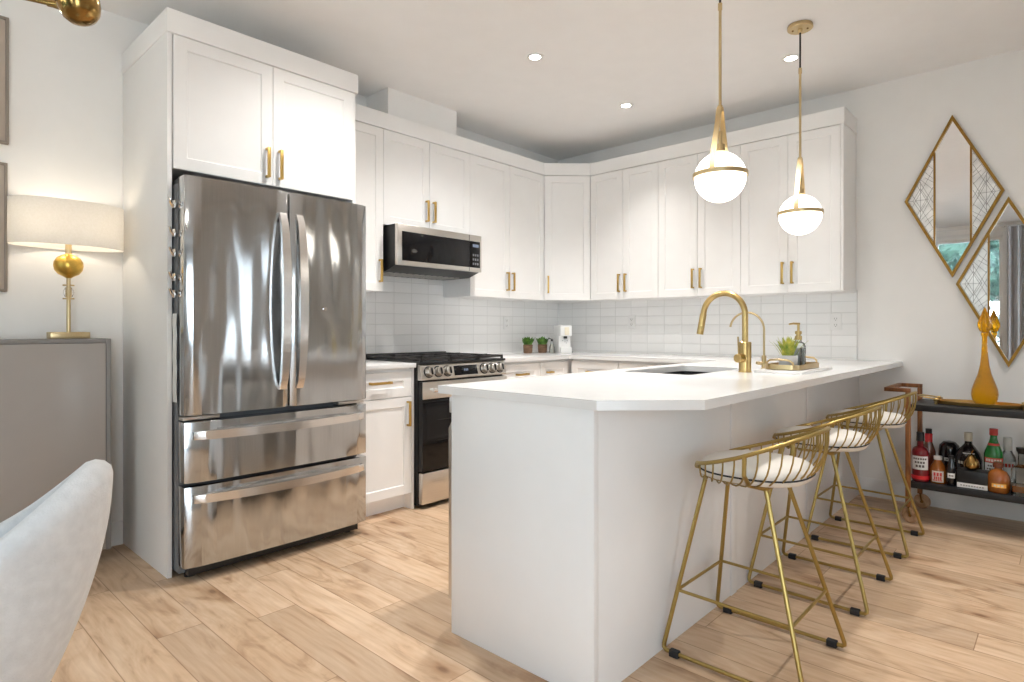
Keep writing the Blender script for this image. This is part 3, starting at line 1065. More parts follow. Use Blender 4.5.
# sink bowl, hung beneath its cutout
mb = MB()
x0, x1, y0, y1 = SK[0] - 0.008, SK[1] + 0.008, SK[2] - 0.008, SK[3] + 0.008
ro = lambda i, z: [(x, y, z) for x, y in rounded(x0 + i, x1 - i, y0 + i, y1 - i, max(0.012, 0.035 - i), 4)]
mb.rings([ro(-0.012, 0.64), ro(-0.012, 0.886), ro(-0.0, 0.886), ro(0.004, 0.70), ro(0.03, 0.665)])
sk = thing('sink', 'black undermount sink sunk into the peninsula countertop', 'sink', (-1.466, 2.935, 0.64))
part('basin', mb, 'sink', sk)
part('drain', MB().lathe([(0, 0.667), (0.04, 0.667), (0.045, 0.669), (0.045, 0.666)], (-1.466, 2.935, 0)), 'steel_flat', sk)

# faucets
fx, fy = -1.176, 2.978
t = thing('faucet', 'large brushed brass pull-down faucet beside the black sink', 'faucet', (fx, fy, 0.918))
part('body', MB().lathe([(0, 0.9185), (0.0325, 0.9185), (0.0325, 0.922), (0.0295, 0.924), (0.0295, 1.064), (0.027, 1.067), (0, 1.067)], (fx, fy, 0), 32), 'brass', t)
cx, cz, R_ = fx - 0.108, 1.203, 0.108
pts = [(fx, fy, 1.066), (fx, fy, 1.12), (fx, fy, 1.17)]
for k in range(0, 22):
    a = math.radians(k * 7.9)
    pts.append((cx + R_ * math.cos(a), fy, cz + R_ * math.sin(a)))
a = math.radians(21 * 7.9)
tan = Vector((-math.sin(a), 0, math.cos(a)))
last = Vector(pts[-1])
tip = Vector((-1.412, fy, 1.104))
pts.append(tuple(last.lerp(tip, 0.12)))
part('spout', MB().tube(pts, 0.0148, 16), 'brass', t)
h0 = last.lerp(tip, 0.12)
d = part('spray_head', MB().tube([h0, h0.lerp(tip, 0.04), h0.lerp(tip, 0.08), tip], [0.0148, 0.0150, 0.0166, 0.0174], 18), 'brass', t)
part('button', MB().box(tip.x - 0.006 + 0.02, tip.x + 0.006 + 0.02, fy - 0.019, fy - 0.012, tip.z + 0.02, tip.z + 0.045, 0.002), 'brass', d)
ax = Vector((-0.12, -1.0, 0)).normalized()
kb = Vector((fx, fy, 0.988))
d = part('lever_hub', MB().tube([kb + ax * 0.024, kb + ax * 0.072, kb + ax * 0.074], [0.021, 0.021, 0.019], 22), 'brass', t)
kp = kb + ax * 0.060
part('lever', MB().tube([kp + Vector((0, 0, 0.018)), kp + Vector((-0.002, 0, 0.06)), kp + Vector((-0.004, 0, 0.105))], [0.0045, 0.004, 0.0038], 10), 'brass', d)
part('hub_cap', MB().cyl(kb + Vector((0.012, -0.0275, 0.0)), kb + Vector((0.013, -0.034, 0.0)), 0.013, 18), 'brass', t)

fx, fy = -1.192, 3.275
t = thing('filter_faucet', 'slim brass gooseneck drinking-water faucet behind the main faucet', 'faucet', (fx, fy, 0.918))
part('body', MB().lathe([(0, 0.9185), (0.017, 0.9185), (0.017, 0.922), (0.0125, 0.925), (0.0125, 0.985), (0.010, 0.990), (0, 0.990)], (fx, fy, 0), 24), 'brass_light', t)
pts = [(fx, fy, 0.988), (fx, fy, 1.05)] + [(fx - 0.092 + 0.092 * math.cos(math.radians(k * 9)), fy, 1.128 + 0.092 * math.sin(math.radians(k * 9))) for k in range(0, 20)]
part('spout', MB().tube(pts, 0.0058, 12), 'brass_light', t)
part('lever', MB().tube([(fx - 0.008, fy - 0.01, 0.948), (fx - 0.022, fy - 0.03, 0.950), (fx - 0.026, fy - 0.036, 0.951)], [0.009, 0.009, 0.008], 14), 'brass_light', t)

# ------------------------------------------------------------------ range
RY0, RY1, RX = 2.390, 3.160, -2.982
t = thing('range', 'freestanding stainless steel gas range with black oven window and six knobs', 'range', (-3.32, 2.775, 0))
part('body', MB().box(XL + 0.012, RX - 0.022, RY0, RY1, 0.018, 0.905, 0.003), 'black', t)
part('cooktop', MB().box(XL + 0.012, -2.975, RY0 - 0.004, RY1 + 0.004, 0.906, 0.922, 0.004), 'black', t)
part('back_guard', MB().box(XL + 0.012, XL + 0.06, RY0, RY1, 0.922, 0.955, 0.004), 'black', t)
mb = MB()
mb.extrude([(RX - 0.022, RY0, 0.808), (RX + 0.014, RY0, 0.808), (RX + 0.018, RY0, 0.816), (RX - 0.002, RY0, 0.900), (RX - 0.022, RY0, 0.9055)], (0, RY1 - RY0, 0))
cp = part('control_panel', mb, 'steel_flat', t)
nrm = Vector((0.084, 0, 0.020)).normalized()
upv = Vector((-0.020, 0, 0.084)).normalized()
pc = lambda y, s: Vector((RX + 0.018, y, 0.816)) + upv * s
for k, y in enumerate((2.452, 2.530, 2.608, 2.942, 3.020, 3.098)):
    c = pc(y, 0.043)
    kn = part('knob', MB().tube([c, c + nrm * 0.006, c + nrm * 0.007, c + nrm * 0.034, c + nrm * 0.036], [0.031, 0.031, 0.030, 0.028, 0.026], 24), 'steel_flat', t)
    part('ring', MB().tube([c + nrm * 0.0002, c + nrm * 0.005], [0.037, 0.037], 24), 'black', kn)
    part('grip', MB().box(-0.004, 0.004, -0.021, 0.021, 0.034, 0.044, 0.001, Matrix.Translation(c) @ Matrix((( 0, upv.x, nrm.x, 0), (1, 0, 0, 0), (0, upv.z, nrm.z, 0), (0, 0, 0, 1)))), 'black', kn)
Fp = Matrix.Translation(pc(2.668, 0.010)) @ Matrix(((0, upv.x, nrm.x, 0), (1, 0, 0, 0), (0, upv.z, nrm.z, 0), (0, 0, 0, 1)))
dp = part('display', MB().box(0, 0.212, 0, 0.064, -0.002, 0.0025, 0.001, Fp), 'black_glass', t)
mb = MB()
for k, sgm in enumerate((0.088, 0.100, 0.104, 0.116)):
    mb.box(sgm, sgm + (0.008 if k != 1 else 0.002), 0.026, 0.042, 0.0024, 0.0032, 0, Fp)
part('digits', mb, 'display', dp)
# vent slot, oven door, drawer
od = part('oven_door', MB().box(RX - 0.018, RX + 0.020, RY0 + 0.003, RY1 - 0.003, 0.236, 0.797, 0.003), 'black', t)
part('door_band', MB().box(RX + 0.0205, RX + 0.026, RY0 + 0.003, RY1 - 0.003, 0.690, 0.797, 0.002), 'steel_flat', od)
part('window', MB().box(RX + 0.0205, RX + 0.0245, RY0 + 0.003, RY1 - 0.003, 0.238, 0.688, 0.0015), 'black_glass', od)
part('rack', MB().box(RX + 0.0246, RX + 0.0252, RY0 + 0.12, RY1 - 0.12, 0.420, 0.424).box(RX + 0.0246, RX + 0.0252, RY0 + 0.12, RY1 - 0.12, 0.55, 0.553), 'black', od)
mb = MB()
mb.tube([(RX + 0.072, RY0 + 0.05, 0.748), (RX + 0.074, RY0 + 0.38, 0.748), (RX + 0.072, RY1 - 0.05, 0.748)], 0.013, 14, squash=(1.0, 0.8))
for y in (RY0 + 0.075, RY1 - 0.075):
    mb.box(RX + 0.025, RX + 0.068, y - 0.010, y + 0.010, 0.738, 0.758, 0.003)
part('handle', mb, 'steel_handle', od)
part('drawer', MB().box(RX - 0.018, RX + 0.022, RY0 + 0.003, RY1 - 0.003, 0.032, 0.226, 0.004), 'steel_flat', t)
for k in range(3):
    a, b = RY0 + 0.012 + k * 0.2495, RY0 + 0.012 + (k + 1) * 0.2495 - 0.003
    mb = MB()
    gx0, gx1 = XL + 0.085, -2.985
    for y in (a, b - 0.013):
        mb.box(gx0, gx1, y, y + 0.013, 0.932, 0.948, 0.002)
    for x in (gx0, gx1 - 0.013, (gx0 + gx1) / 2 - 0.006):
        mb.box(x, x + 0.013, a, b, 0.932, 0.948, 0.002)
    for x in (gx0 + 0.14, gx0 + 0.43):
        mb.box(x, x + 0.012, a, a + 0.085, 0.934, 0.951, 0.002).box(x, x + 0.012, b - 0.085, b, 0.934, 0.951, 0.002)
        mb.box(x - 0.085, x - 0.03, (a + b) / 2 - 0.006, (a + b) / 2 + 0.006, 0.934, 0.951, 0.002).box(x + 0.04, x + 0.095, (a + b) / 2 - 0.006, (a + b) / 2 + 0.006, 0.934, 0.951, 0.002)
    for x in (gx0, gx1 - 0.013):
        for y in (a, b - 0.013):
            mb.box(x, x + 0.013, y, y + 0.013, 0.9215, 0.934)
    part('grate', mb, 'iron', t)
    for x in (gx0 + 0.146, gx0 + 0.436):
        part('burner', MB().lathe([(0, 0.922), (0.045, 0.922), (0.045, 0.928), (0.034, 0.931), (0.034, 0.936), (0, 0.937)], (x, (a + b) / 2, 0), 24), 'iron', t)

# ------------------------------------------------------------------ microwave
MX, MY0, MY1, MZ0, MZ1 = -3.225, 2.400, 3.169, 1.553, 1.824
t = thing('microwave', 'low-profile stainless steel microwave hung under the short upper cabinet above the range', 'microwave', (-3.44, 2.775, MZ0))
mb = MB()
mb.extrude([(XL + 0.009, MY0 + 0.002, 1.518), (-3.36, MY0 + 0.002, 1.518), (MX - 0.03, MY0 + 0.002, MZ0), (MX - 0.03, MY0 + 0.002, MZ1), (XL + 0.009, MY0 + 0.002, MZ1)], (0, MY1 - MY0 - 0.004, 0))
part('body', mb, 'black', t)
dr = part('door', MB().box(MX - 0.03, MX, MY0, MY1, MZ0, MZ1, 0.004), 'steel_flat', t)
part('window', MB().box(MX + 0.0002, MX + 0.003, MY0 + 0.036, MY0 + 0.640, MZ0 + 0.030, MZ1 - 0.048, 0.001), 'black_glass', dr)
part('door_seam', MB().box(MX + 0.0002, MX + 0.0012, MY0 + 0.6405, MY0 + 0.644, MZ0 + 0.004, MZ1 - 0.004), 'black', dr)
cp = part('control_panel', MB().box(MX + 0.0002, MX + 0.003, MY0 + 0.6445, MY0 + 0.750, MZ0 + 0.030, MZ1 - 0.048, 0.001), 'black_glass', t)
FM = frame((MX + 0.003, MY0 + 0.6445, MZ0 + 0.03), *LEFT)
part('display', MB().box(0.030, 0.090, 0.150, 0.172, 0, 0.0008, 0, FM), 'display', cp)
mb = MB()
for i in range(3):
    for j in range(3):
        mb.box(0.030 + i * 0.022, 0.044 + i * 0.022, 0.020 + j * 0.032, 0.036 + j * 0.032, 0, 0.0008, 0, FM)
part('buttons', mb, 'fridge_side', cp)
mb = MB()
for k in range(12):
    y = MY0 + 0.06 + k * 0.056
    mb.box(-3.62, -3.40, y, y + 0.03, 1.515, 1.519)
part('vent_grille', mb, 'steel_flat', t)

# ------------------------------------------------------------------ sideboard with its lamp
SX, SY1 = -3.43, 0.845
t = thing('sideboard', 'shallow glossy taupe sideboard against the left wall under the table lamp', 'sideboard', (-3.55, 0.2, 0))
part('carcass', MB().box(XL + 0.016, SX - 0.002, SY1 - 0.020, SY1, 0.06, 1.084, 0.0015).box(XL + 0.016, SX - 0.002, -0.52, -0.50, 0.06, 1.084, 0.0015)
     .box(XL + 0.016, SX - 0.022, -0.50, SY1 - 0.02, 0.06, 1.064).box(XL + 0.016, SX - 0.002, -0.50, SY1 - 0.0205, 1.064, 1.084, 0.0015), 'taupe_edge', t)
for a, b in ((0.172, SY1 - 0.0225), (-0.498, 0.168)):
    part('door', MB().box(SX - 0.0215, SX - 0.002, a, b, 0.064, 1.0615, 0.0015), 'taupe', t)
part('plinth', MB().box(XL + 0.016, SX - 0.10, -0.45, SY1 - 0.08, 0, 0.06), 'black', t)

lx, ly = -3.533, 0.694
t = thing('table_lamp', 'lit brass table lamp with an oval cream shade on the taupe sideboard', 'lamp', (lx, ly, 1.0845))
part('base', MB().box(lx - 0.045, lx + 0.045, ly - 0.078, ly + 0.078, 1.0845, 1.116, 0.003), 'brass_light', t)
part('stem', MB().cyl((lx, ly, 1.107), (lx, ly, 1.375), 0.0085, 18), 'brass_light', t)
part('crystal', MB().lathe([(0, 1.282), (0.013, 1.282), (0.017, 1.29), (0.021, 1.305), (0.021, 1.312), (0.013, 1.330), (0, 1.330)], (lx, ly, 0)), 'crystal', t)
for z in (1.276, 1.340):
    part('collar', MB().lathe([(0, z - 0.003), (0.023, z - 0.003), (0.024, z), (0.023, z + 0.003), (0, z + 0.003)], (lx, ly, 0)), 'brass_light', t)
part('ball', MB().lathe([(0.010, 1.374), (0.020, 1.381), (0.042, 1.393), (0.056, 1.412), (0.060, 1.433), (0.058, 1.452), (0.048, 1.470), (0.031, 1.482), (0.017, 1.488), (0.012, 1.491)], (lx, ly, 0), 32), 'gold_leaf', t)
part('neck', MB().cyl((lx, ly, 1.488), (lx, ly, 1.560), 0.013, 18), 'brass_light', t)
mb = MB()
A_, B_ = 0.130, 0.228
lo = lambda r, z: [(lx + (A_ + r) * math.cos(2 * PI * k / 48), ly + (B_ + r) * math.sin(2 * PI * k / 48), z) for k in range(48)]
mb.rings([lo(0, 1.522), lo(0, 1.732), lo(-0.002, 1.732), lo(-0.002, 1.522), lo(0, 1.522)], cap0=False, cap1=False)
part('lamp_shade', mb, 'shade', t)
mb = MB()
for z in (1.700,):
    mb.tube([(lx, ly - B_ + 0.001, z), (lx, ly + B_ - 0.001, z)], 0.002, 6).tube([(lx - A_ + 0.001, ly, z), (lx + A_ - 0.001, ly, z)], 0.002, 6)
mb.cyl((lx, ly, 1.555), (lx, ly, 1.70), 0.004, 8)
part('shade_carrier', mb, 'brass_light', t)
for s in (-1, 1):
    l = bpy.data.lights.new('lamp_bulb', 'POINT')
    l.energy = LAMP_W / 2
    l.color = (1.0, 0.86, 0.68)
    l.shadow_soft_size = 0.03
    o = bpy.data.objects.new('lamp_bulb', l)
    COL.objects.link(o)
    o.location = (0, s * 0.09, 1.63 - 1.0845)
    o.parent = t

for k, (z0, z1, y1, lab) in enumerate(((1.995, 2.585, 0.487, 'brown framed beige picture on the left wall, the upper of two'), (1.305, 1.905, 0.482, 'brown framed beige picture on the left wall, the lower one beside the lamp'))):
    t = thing('framed_picture', lab, 'picture', (XL, y1 - 0.25, z0), 'framed pictures on the left wall')
    F = frame((XL + 0.001, y1 - 0.50, z0), *LEFT)
    h = z1 - z0
    mb = MB()
    mb.box(0, 0.012, 0, h, 0, 0.028, 0.001, F).box(0.488, 0.50, 0, h, 0, 0.028, 0.001, F).box(0.012, 0.488, 0, 0.012, 0, 0.028, 0.001, F).box(0.012, 0.488, h - 0.012, h, 0, 0.028, 0.001, F)
    part('frame', mb, 'art_frame', t)
    part('print', MB().box(0.012, 0.488, 0.012, h - 0.012, 0, 0.018, 0, F), 'art', t)

# ------------------------------------------------------------------ ceiling fittings
for k, (x, y, lab) in enumerate(((-2.378, 2.79, 'round recessed ceiling downlight in front of the range'), (-2.40, 3.85, 'round recessed ceiling downlight near the back corner cabinet'),
                                 (-1.243, 3.857, 'round recessed ceiling downlight beside the far pendant canopy'), (-1.243, 2.80, 'round recessed ceiling downlight above the near pendant'),
                                 (-1.243, 1.72, 'round recessed ceiling downlight above the peninsula end'), (-2.378, 1.72, 'round recessed ceiling downlight in front of the refrigerator'),
                                 (0.3, 2.5, 'round recessed ceiling downlight out over the open floor'), (0.3, 3.85, 'unseen added ceiling downlight in front of the bar cart, brightening the wall'), (0.3, 0.6, 'round recessed ceiling downlight by the camera side of the open floor'))):  # the downlight by the bar cart is added to lift the back wall
    t = thing('downlight', lab, 'light', (x, y, ZC), 'recessed ceiling downlights')
    part('trim_ring', MB().lathe([(0.034, -0.001), (0.034, -0.004), (0.052, -0.004), (0.054, -0.0005), (0.034, -0.0005)], (x, y, ZC), 32), 'white_plastic', t)
    part('diffuser', MB().lathe([(0, -0.002), (0.0345, -0.002), (0.0345, -0.0008), (0, -0.0008)], (x, y, ZC), 32), 'bulb', t)
    l = bpy.data.lights.new('downlight_beam', 'SPOT')
    l.energy = DOWN_W * ((1.15 if y < 2 else 1.75 if y < 3 else 0.80) if x < -2 else (0.38 if y > 3 and x < 0 else 0.95))
    l.color = (1.0, 0.968, 0.93)
    l.spot_size = math.radians(138 if x < -2 and y < 3 else 98)
    l.spot_blend = 1.0
    l.shadow_soft_size = 0.035
    o = bpy.data.objects.new('downlight_beam', l)
    COL.objects.link(o)
    o.location = (0, 0, -0.012)
    o.parent = t


def pendant(x, y, zg, label):
    t = thing('pendant_light', label, 'pendant light', (x, y, ZC), 'globe pendants over the peninsula')
    R = 0.109
    part('canopy', MB().lathe([(0, 0), (0.062, 0), (0.064, -0.003), (0.064, -0.018), (0.061, -0.021), (0.012, -0.021), (0.010, -0.040), (0, -0.040)], (x, y, ZC - 0.0005), 36), 'brass_light', t)
    part('screw', MB().cyl((x - 0.035, y - 0.01, ZC - 0.021), (x - 0.035, y - 0.01, ZC - 0.026), 0.005, 10).cyl((x + 0.035, y + 0.01, ZC - 0.021), (x + 0.035, y + 0.01, ZC - 0.026), 0.005, 10), 'brass_old', t)
    za = zg + 0.285
    zs = ZC - 0.245
    part('upper_stem', MB().cyl((x, y, ZC - 0.038), (x, y, zs), 0.0048, 12), 'black', t)
    part('rod', MB().lathe([(0, zs + 0.012), (0.009, zs + 0.012), (0.009, zs - 0.016), (0.0062, zs - 0.018), (0.0062, za + 0.03), (0.010, za + 0.028), (0.011, za), (0, za)], (x, y, 0), 18), 'brass_light', t)
    for k in range(2):
        a = math.radians(-83 + 180 * k)
        dx, dy = math.cos(a), math.sin(a)
        s = Vector((-dy, dx, 0)) * 0.0115
        loops = []
        for (r, z) in ((0.006, za + 0.022), (0.016, za + 0.004), (0.042, zg + 0.215), (0.070, zg + 0.150), (0.092, zg + 0.090), (0.108, zg + 0.045), (0.1140, zg + 0.012)):
            for (rr, zz) in ((r, z),):
                c = Vector((x + dx * rr, y + dy * rr, zz))
                o = Vector((dx, dy, 0.25)) * 0.0022
                loops.append([c + s + o, c - s + o, c - s - o, c + s - o])
        part('strap', MB().rings(loops), 'brass_light', t)
    part('socket', MB().lathe([(0, zg + 0.20), (0.008, zg + 0.20), (0.008, zg + 0.145), (0.020, zg + 0.143), (0.022, zg + 0.112), (0, zg + 0.112)], (x, y, 0), 20), 'brass_light', t)
    mb = MB()
    zr = zg + 0.010
    mb.lathe([(R + 0.0005, zr - 0.009), (R + 0.006, zr - 0.009), (R + 0.006, zr + 0.009), (R + 0.0005, zr + 0.009), (R + 0.0005, zr - 0.009)], (x, y, 0), 48)
    part('band', mb, 'brass_light', t)
    part('globe', MB().sphere((x, y, zg), R - 0.001, seg=40, rings=22), 'globe', t)
    return t


pendant(-1.116, 2.55, 1.790, 'brass globe pendant hanging nearer the clipped counter corner')
pendant(-1.073, 3.478, 1.750, 'brass globe pendant hanging nearer the back wall, its canopy in view')

# chandelier whose brass cup shows at the top of the picture
hx, hy, hz = -2.30, 0.06, 2.088
t = thing('chandelier', 'antique brass arm chandelier with domed brass cups, over the dining area', 'chandelier', (hx, hy, ZC))
part('stem', MB().cyl((hx, hy, hz), (hx, hy, ZC), 0.009, 14), 'brass_old', t)
part('canopy', MB().lathe([(0, 0), (0.06, 0), (0.06, -0.02), (0.02, -0.03), (0, -0.03)], (hx, hy, ZC), 28), 'brass_old', t)
part('hub', MB().sphere((hx, hy, hz), 0.045), 'brass_old', t)
cups = [(-1.932, 0.400, 1.998)]
for k in range(1, 3):
    a = math.atan2(0.405 - hy, -1.925 - hx) + k * 2 * PI / 3
    cups.append((hx + 0.5 * math.cos(a), hy + 0.5 * math.sin(a), 1.998))
for (x, y, z) in cups:
    c = Vector((x, y, z))
    c0 = c + Vector((0, 0, -0.020))
    dh = (c0 - Vector((hx, hy, hz))).normalized()
    ar = part('arm', MB().tube([Vector((hx, hy, hz)) + dh * 0.04, c0 - dh * 0.075, ], 0.0070, 12).tube([c0 - dh * 0.08, c0 - dh * 0.066, c0 - dh * 0.04], [0.010, 0.010, 0.014], 14), 'brass_old', t)
    part('cup', MB().lathe([(0, -0.060), (0.016, -0.058), (0.032, -0.050), (0.043, -0.036), (0.049, -0.016), (0.051, 0.010), (0.047, 0.045), (0.045, 0.045), (0.048, 0.010), (0.041, -0.030), (0.024, -0.048), (0, -0.055)], c, 32, axis=Vector((0, 0, 1)) - dh * 0.30), 'brass_old', ar)
    part('bulb', MB().sphere(c + Vector((0, 0, 0.02)), 0.030, seg=16, rings=10), 'bulb', ar)
    l = bpy.data.lights.new('chandelier_bulb', 'POINT')
    l.energy = CHAN_W
    l.color = (1.0, 0.95, 0.88)
    l.shadow_soft_size = 0.03
    o = bpy.data.objects.new('chandelier_bulb', l)
    COL.objects.link(o)
    o.location = c + Vector((0, 0, 0.075)) - t.location
    o.parent = t

# ------------------------------------------------------------------ mirrors
def mirror(cx, cz, label):
    y0 = YB - 0.001
    t = thing('wall_mirror', label, 'mirror', (cx, y0, cz), 'diamond wall mirrors')
    a, b = 0.254, 0.508
    def rh(ai, bi, y):
        return [(cx, y, cz + bi), (cx - ai, y, cz), (cx, y, cz - bi), (cx + ai, y, cz)]
    k = 0.016
    mb = MB()
    e = k * math.hypot(a, b)
    ai, bi = a - e / b * 1.0, b - e / a * 1.0
    mb.rings([rh(a, b, y0), rh(a, b, y0 - 0.020), rh(ai, bi, y0 - 0.020), rh(ai, bi, y0 - 0.004)], cap0=False, cap1=False)
    part('frame', mb, 'frame_gold', t)
    w = 0.093
    g = lambda x: bi * (1 - abs(x) / ai)
    part('mirror_glass', MB().extrude([(cx, y0 - 0.006, cz + bi), (cx - w, y0 - 0.006, cz + g(w)), (cx - w, y0 - 0.006, cz - g(w)), (cx, y0 - 0.006, cz - bi), (cx + w, y0 - 0.006, cz - g(w)), (cx + w, y0 - 0.006, cz + g(w))], (0, 0.004, 0)), 'mirror', t, smooth=0)
    for s in (-1, 1):
        part('divider', MB().box(cx + s * w - 0.005, cx + s * w + 0.005, y0 - 0.017, y0 - 0.002, cz - g(w - 0.005), cz + g(w - 0.005), 0.001), 'frame_gold', t)
        pn = part('patterned_panel', MB().extrude([(cx + s * (w + 0.004), y0 - 0.006, cz - g(w)), (cx + s * (w + 0.004), y0 - 0.006, cz + g(w)), (cx + s * ai, y0 - 0.006, cz)], (0, 0.004, 0)), 'etched', t, smooth=0)
        # leaded lines: two families of diagonals and a diamond near the point
        mb = MB()
        def clip(p, q):
            n = 40
            ins = [Vector(p).lerp(Vector(q), i / n) for i in range(n + 1)]
            ins = [v for v in ins if w + 0.006 <= v.x <= ai and abs(v.y) <= g(v.x) - 0.004]
            if len(ins) > 1:
                P0, P1 = ins[0], ins[-1]
                f = lambda v: Vector((cx + s * v.x, y0 - 0.0068, cz + v.y))
                dd = (f(P1) - f(P0)).normalized()
                sd = dd.cross(Vector((0, 1, 0))) * 0.0010
                mb.extrude([f(P0) + sd, f(P1) + sd, f(P1) - sd, f(P0) - sd], (0, 0.002, 0))
        sl = b / a
        for off in (0.07, 0.14, 0.20):
            clip((w, off - 0.02), (w + 0.12, off - 0.02 + 0.12 * sl * 0.55))
            clip((w, -off + 0.02), (w + 0.12, -off + 0.02 - 0.12 * sl * 0.55))
        for off in (0.28, 0.20, 0.09, 0.04):
            clip((w, off), (w + 0.16, off - 0.16 * sl))
            clip((w, -off), (w + 0.16, -off + 0.16 * sl))
        c_ = w + 0.075
        D = [(c_ - 0.042, 0, 0), (c_, 0.075, 0), (c_ + 0.042, 0, 0), (c_, -0.075, 0)]
        for i in range(4):
            clip(D[i][:2] + (0,), D[(i + 1) % 4][:2] + (0,))
        clip((c_ - 0.042, 0, 0), (ai, 0, 0))
        clip((c_, -0.12, 0), (c_, 0.12, 0))
        for off in (0.10, 0.24):
            clip((w, off, 0), (w + 0.05, off + 0.04, 0))
            clip((w, -off, 0), (w + 0.05, -off - 0.04, 0))
        part('leading', mb, 'lead', pn, smooth=0)


mirror(-0.534, 1.960, 'gold framed diamond mirror hung higher, nearer the kitchen cabinets')
mirror(-0.262, 1.410, 'gold framed diamond mirror hung lower, behind the amber decanter')

# ------------------------------------------------------------------ outlets
def outlet(F, label, loc):
    t = thing('wall_outlet', label, 'outlet', loc, 'white outlets on the tile')
    part('cover_plate', MB().box(-0.036, 0.036, -0.058, 0.058, 0, 0.006, 0.002, F), 'white_plastic', t)
    for v in (-0.022, 0.022):
        rc = part('receptacle', MB().box(-0.017, 0.017, v - 0.015, v + 0.015, 0.006, 0.0085, 0.001, F), 'white_plastic', t)
        part('slots', MB().box(-0.009, -0.006, v - 0.004, v + 0.008, 0.0085, 0.0092, 0, F).box(0.006, 0.009, v - 0.004, v + 0.008, 0.0085, 0.0092, 0, F).box(-0.003, 0.003, v - 0.012, v - 0.007, 0.0085, 0.0092, 0, F), 'slot', rc)


yb = YB - 0.008
outlet(frame((-1.198, yb, 1.18), *BACK), 'white wall outlet on the back tile right of the soap dispenser', (-1.198, yb, 1.18))
outlet(frame((-2.839, yb, 1.193), *BACK), 'white wall outlet on the back tile right of the coffee maker', (-2.839, yb, 1.193))
outlet(frame((XL + 0.008, 3.903, 1.184), *LEFT), 'white wall outlet on the left tile above the potted plants', (XL + 0.008, 3.903, 1.184))

# ------------------------------------------------------------------ counter accessories
ZK = 0.918
solo('marble_board', MB().box(-1.135, -0.912, 2.985, 3.47, ZK, ZK + 0.013, 0.002), 'marble', 'white marble serving board under the gold tray', 'board', (-1.02, 3.2, ZK))
tx0, tx1, ty0, ty1, tz = -1.115, -0.945, 3.035, 3.405, ZK + 0.0132
t = thing('serving_tray', 'gold rounded tray with loop handles on the marble board', 'tray', ((tx0 + tx1) / 2, (ty0 + ty1) / 2, tz))
rr = lambda i, z: [(x, y, z) for x, y in rounded(tx0 + i, tx1 - i, ty0 + i, ty1 - i, 0.05 - i, 6)]
part('pan', MB().rings([rr(0.004, tz), rr(0, tz + 0.003), rr(0, tz + 0.026), rr(0.003, tz + 0.026), rr(0.003, tz + 0.005)]), 'brass_light', t)
for y, s in ((ty0, -1), (ty1, 1)):
    c = (tx0 + tx1) / 2
    pts = [(c - 0.062, y - s * 0.006, tz + 0.022), (c - 0.060, y, tz + 0.036), (c - 0.045, y + s * 0.006, tz + 0.048), (c, y + s * 0.010, tz + 0.052), (c + 0.045, y + s * 0.006, tz + 0.048), (c + 0.060, y, tz + 0.036), (c + 0.062, y - s * 0.006, tz + 0.022)]
    part('handle', MB().tube(pts, 0.005, 10), 'brass_light', t)
zt = tz + 0.0055
# pot with a spiky succulent
px, py = -1.02, 3.122
t = thing('potted_succulent', 'spiky yellow-green succulent in a white marble pot on the gold tray', 'plant', (px, py, zt))
part('pot', MB().lathe([(0, zt), (0.036, zt), (0.042, zt + 0.012), (0.045, zt + 0.064), (0.041, zt + 0.064), (0.039, zt + 0.05), (0, zt + 0.05)], (px, py, 0), 28), 'marble', t)


def blades(c, n, rmin, rmax, h, w, seed, spread=1.0, curl=0.5):
    rnd = random.Random(seed)
    mb = MB()
    for k in range(n):
        a = rnd.uniform(0, 2 * PI)
        lean = rnd.uniform(0.15, 1.0) * spread
        ln = rnd.uniform(0.7, 1.0) * h
        r0 = rnd.uniform(rmin, rmax)
        d = Vector((math.cos(a), math.sin(a), 0))
        s = Vector((-math.sin(a), math.cos(a), 0))
        loops = []
        for i in range(6):
            q = i / 5
            out = r0 + lean * ln * (q * 0.5 + curl * q * q * 0.5)
            z = ln * (q * math.sqrt(max(0.05, 1 - 0.5 * lean * q)))
            ww = w * (0.6 + 1.2 * q) * (1 - q ** 2.2) + 0.0004
            p = Vector(c) + d * out + Vector((0, 0, z))
            u = Vector((0, 0, 1)) * 0.0015 + d * 0.001
            loops.append([p + s * ww, p + u, p - s * ww, p - u])
        mb.rings(loops)
    return mb


part('foliage', blades((px, py, zt + 0.048), 60, 0.0, 0.030, 0.120, 0.0055, 3, 0.80), 'leaf_yellow', t, smooth=60)
# soap dispenser
px, py = -1.022, 3.285
t = thing('soap_dispenser', 'clear glass soap dispenser with a brass pump on the gold tray', 'soap dispenser', (px, py, zt))
part('bottle', MB().lathe([(0, zt), (0.031, zt), (0.034, zt + 0.006), (0.034, zt + 0.105), (0.028, zt + 0.122), (0.015, zt + 0.130), (0.014, zt + 0.138), (0, zt + 0.138)], (px, py, 0), 28), 'thin_glass', t)
part('soap', MB().lathe([(0, zt + 0.003), (0.030, zt + 0.003), (0.0325, zt + 0.008), (0.0325, zt + 0.100), (0, zt + 0.100)], (px, py, 0), 28), 'white_plastic', t)
part('pump', MB().lathe([(0, zt + 0.138), (0.017, zt + 0.138), (0.017, zt + 0.158), (0.011, zt + 0.160), (0.011, zt + 0.166), (0.016, zt + 0.168), (0.016, zt + 0.182), (0.006, zt + 0.185), (0.006, zt + 0.222), (0, zt + 0.223)], (px, py, 0), 22)
     .tube([(px + 0.006, py + 0.002, zt + 0.220), (px - 0.02, py - 0.018, zt + 0.222), (px - 0.036, py - 0.032, zt + 0.218)], [0.006, 0.005, 0.004], 10), 'brass', t)
px, py = -0.978, 3.215
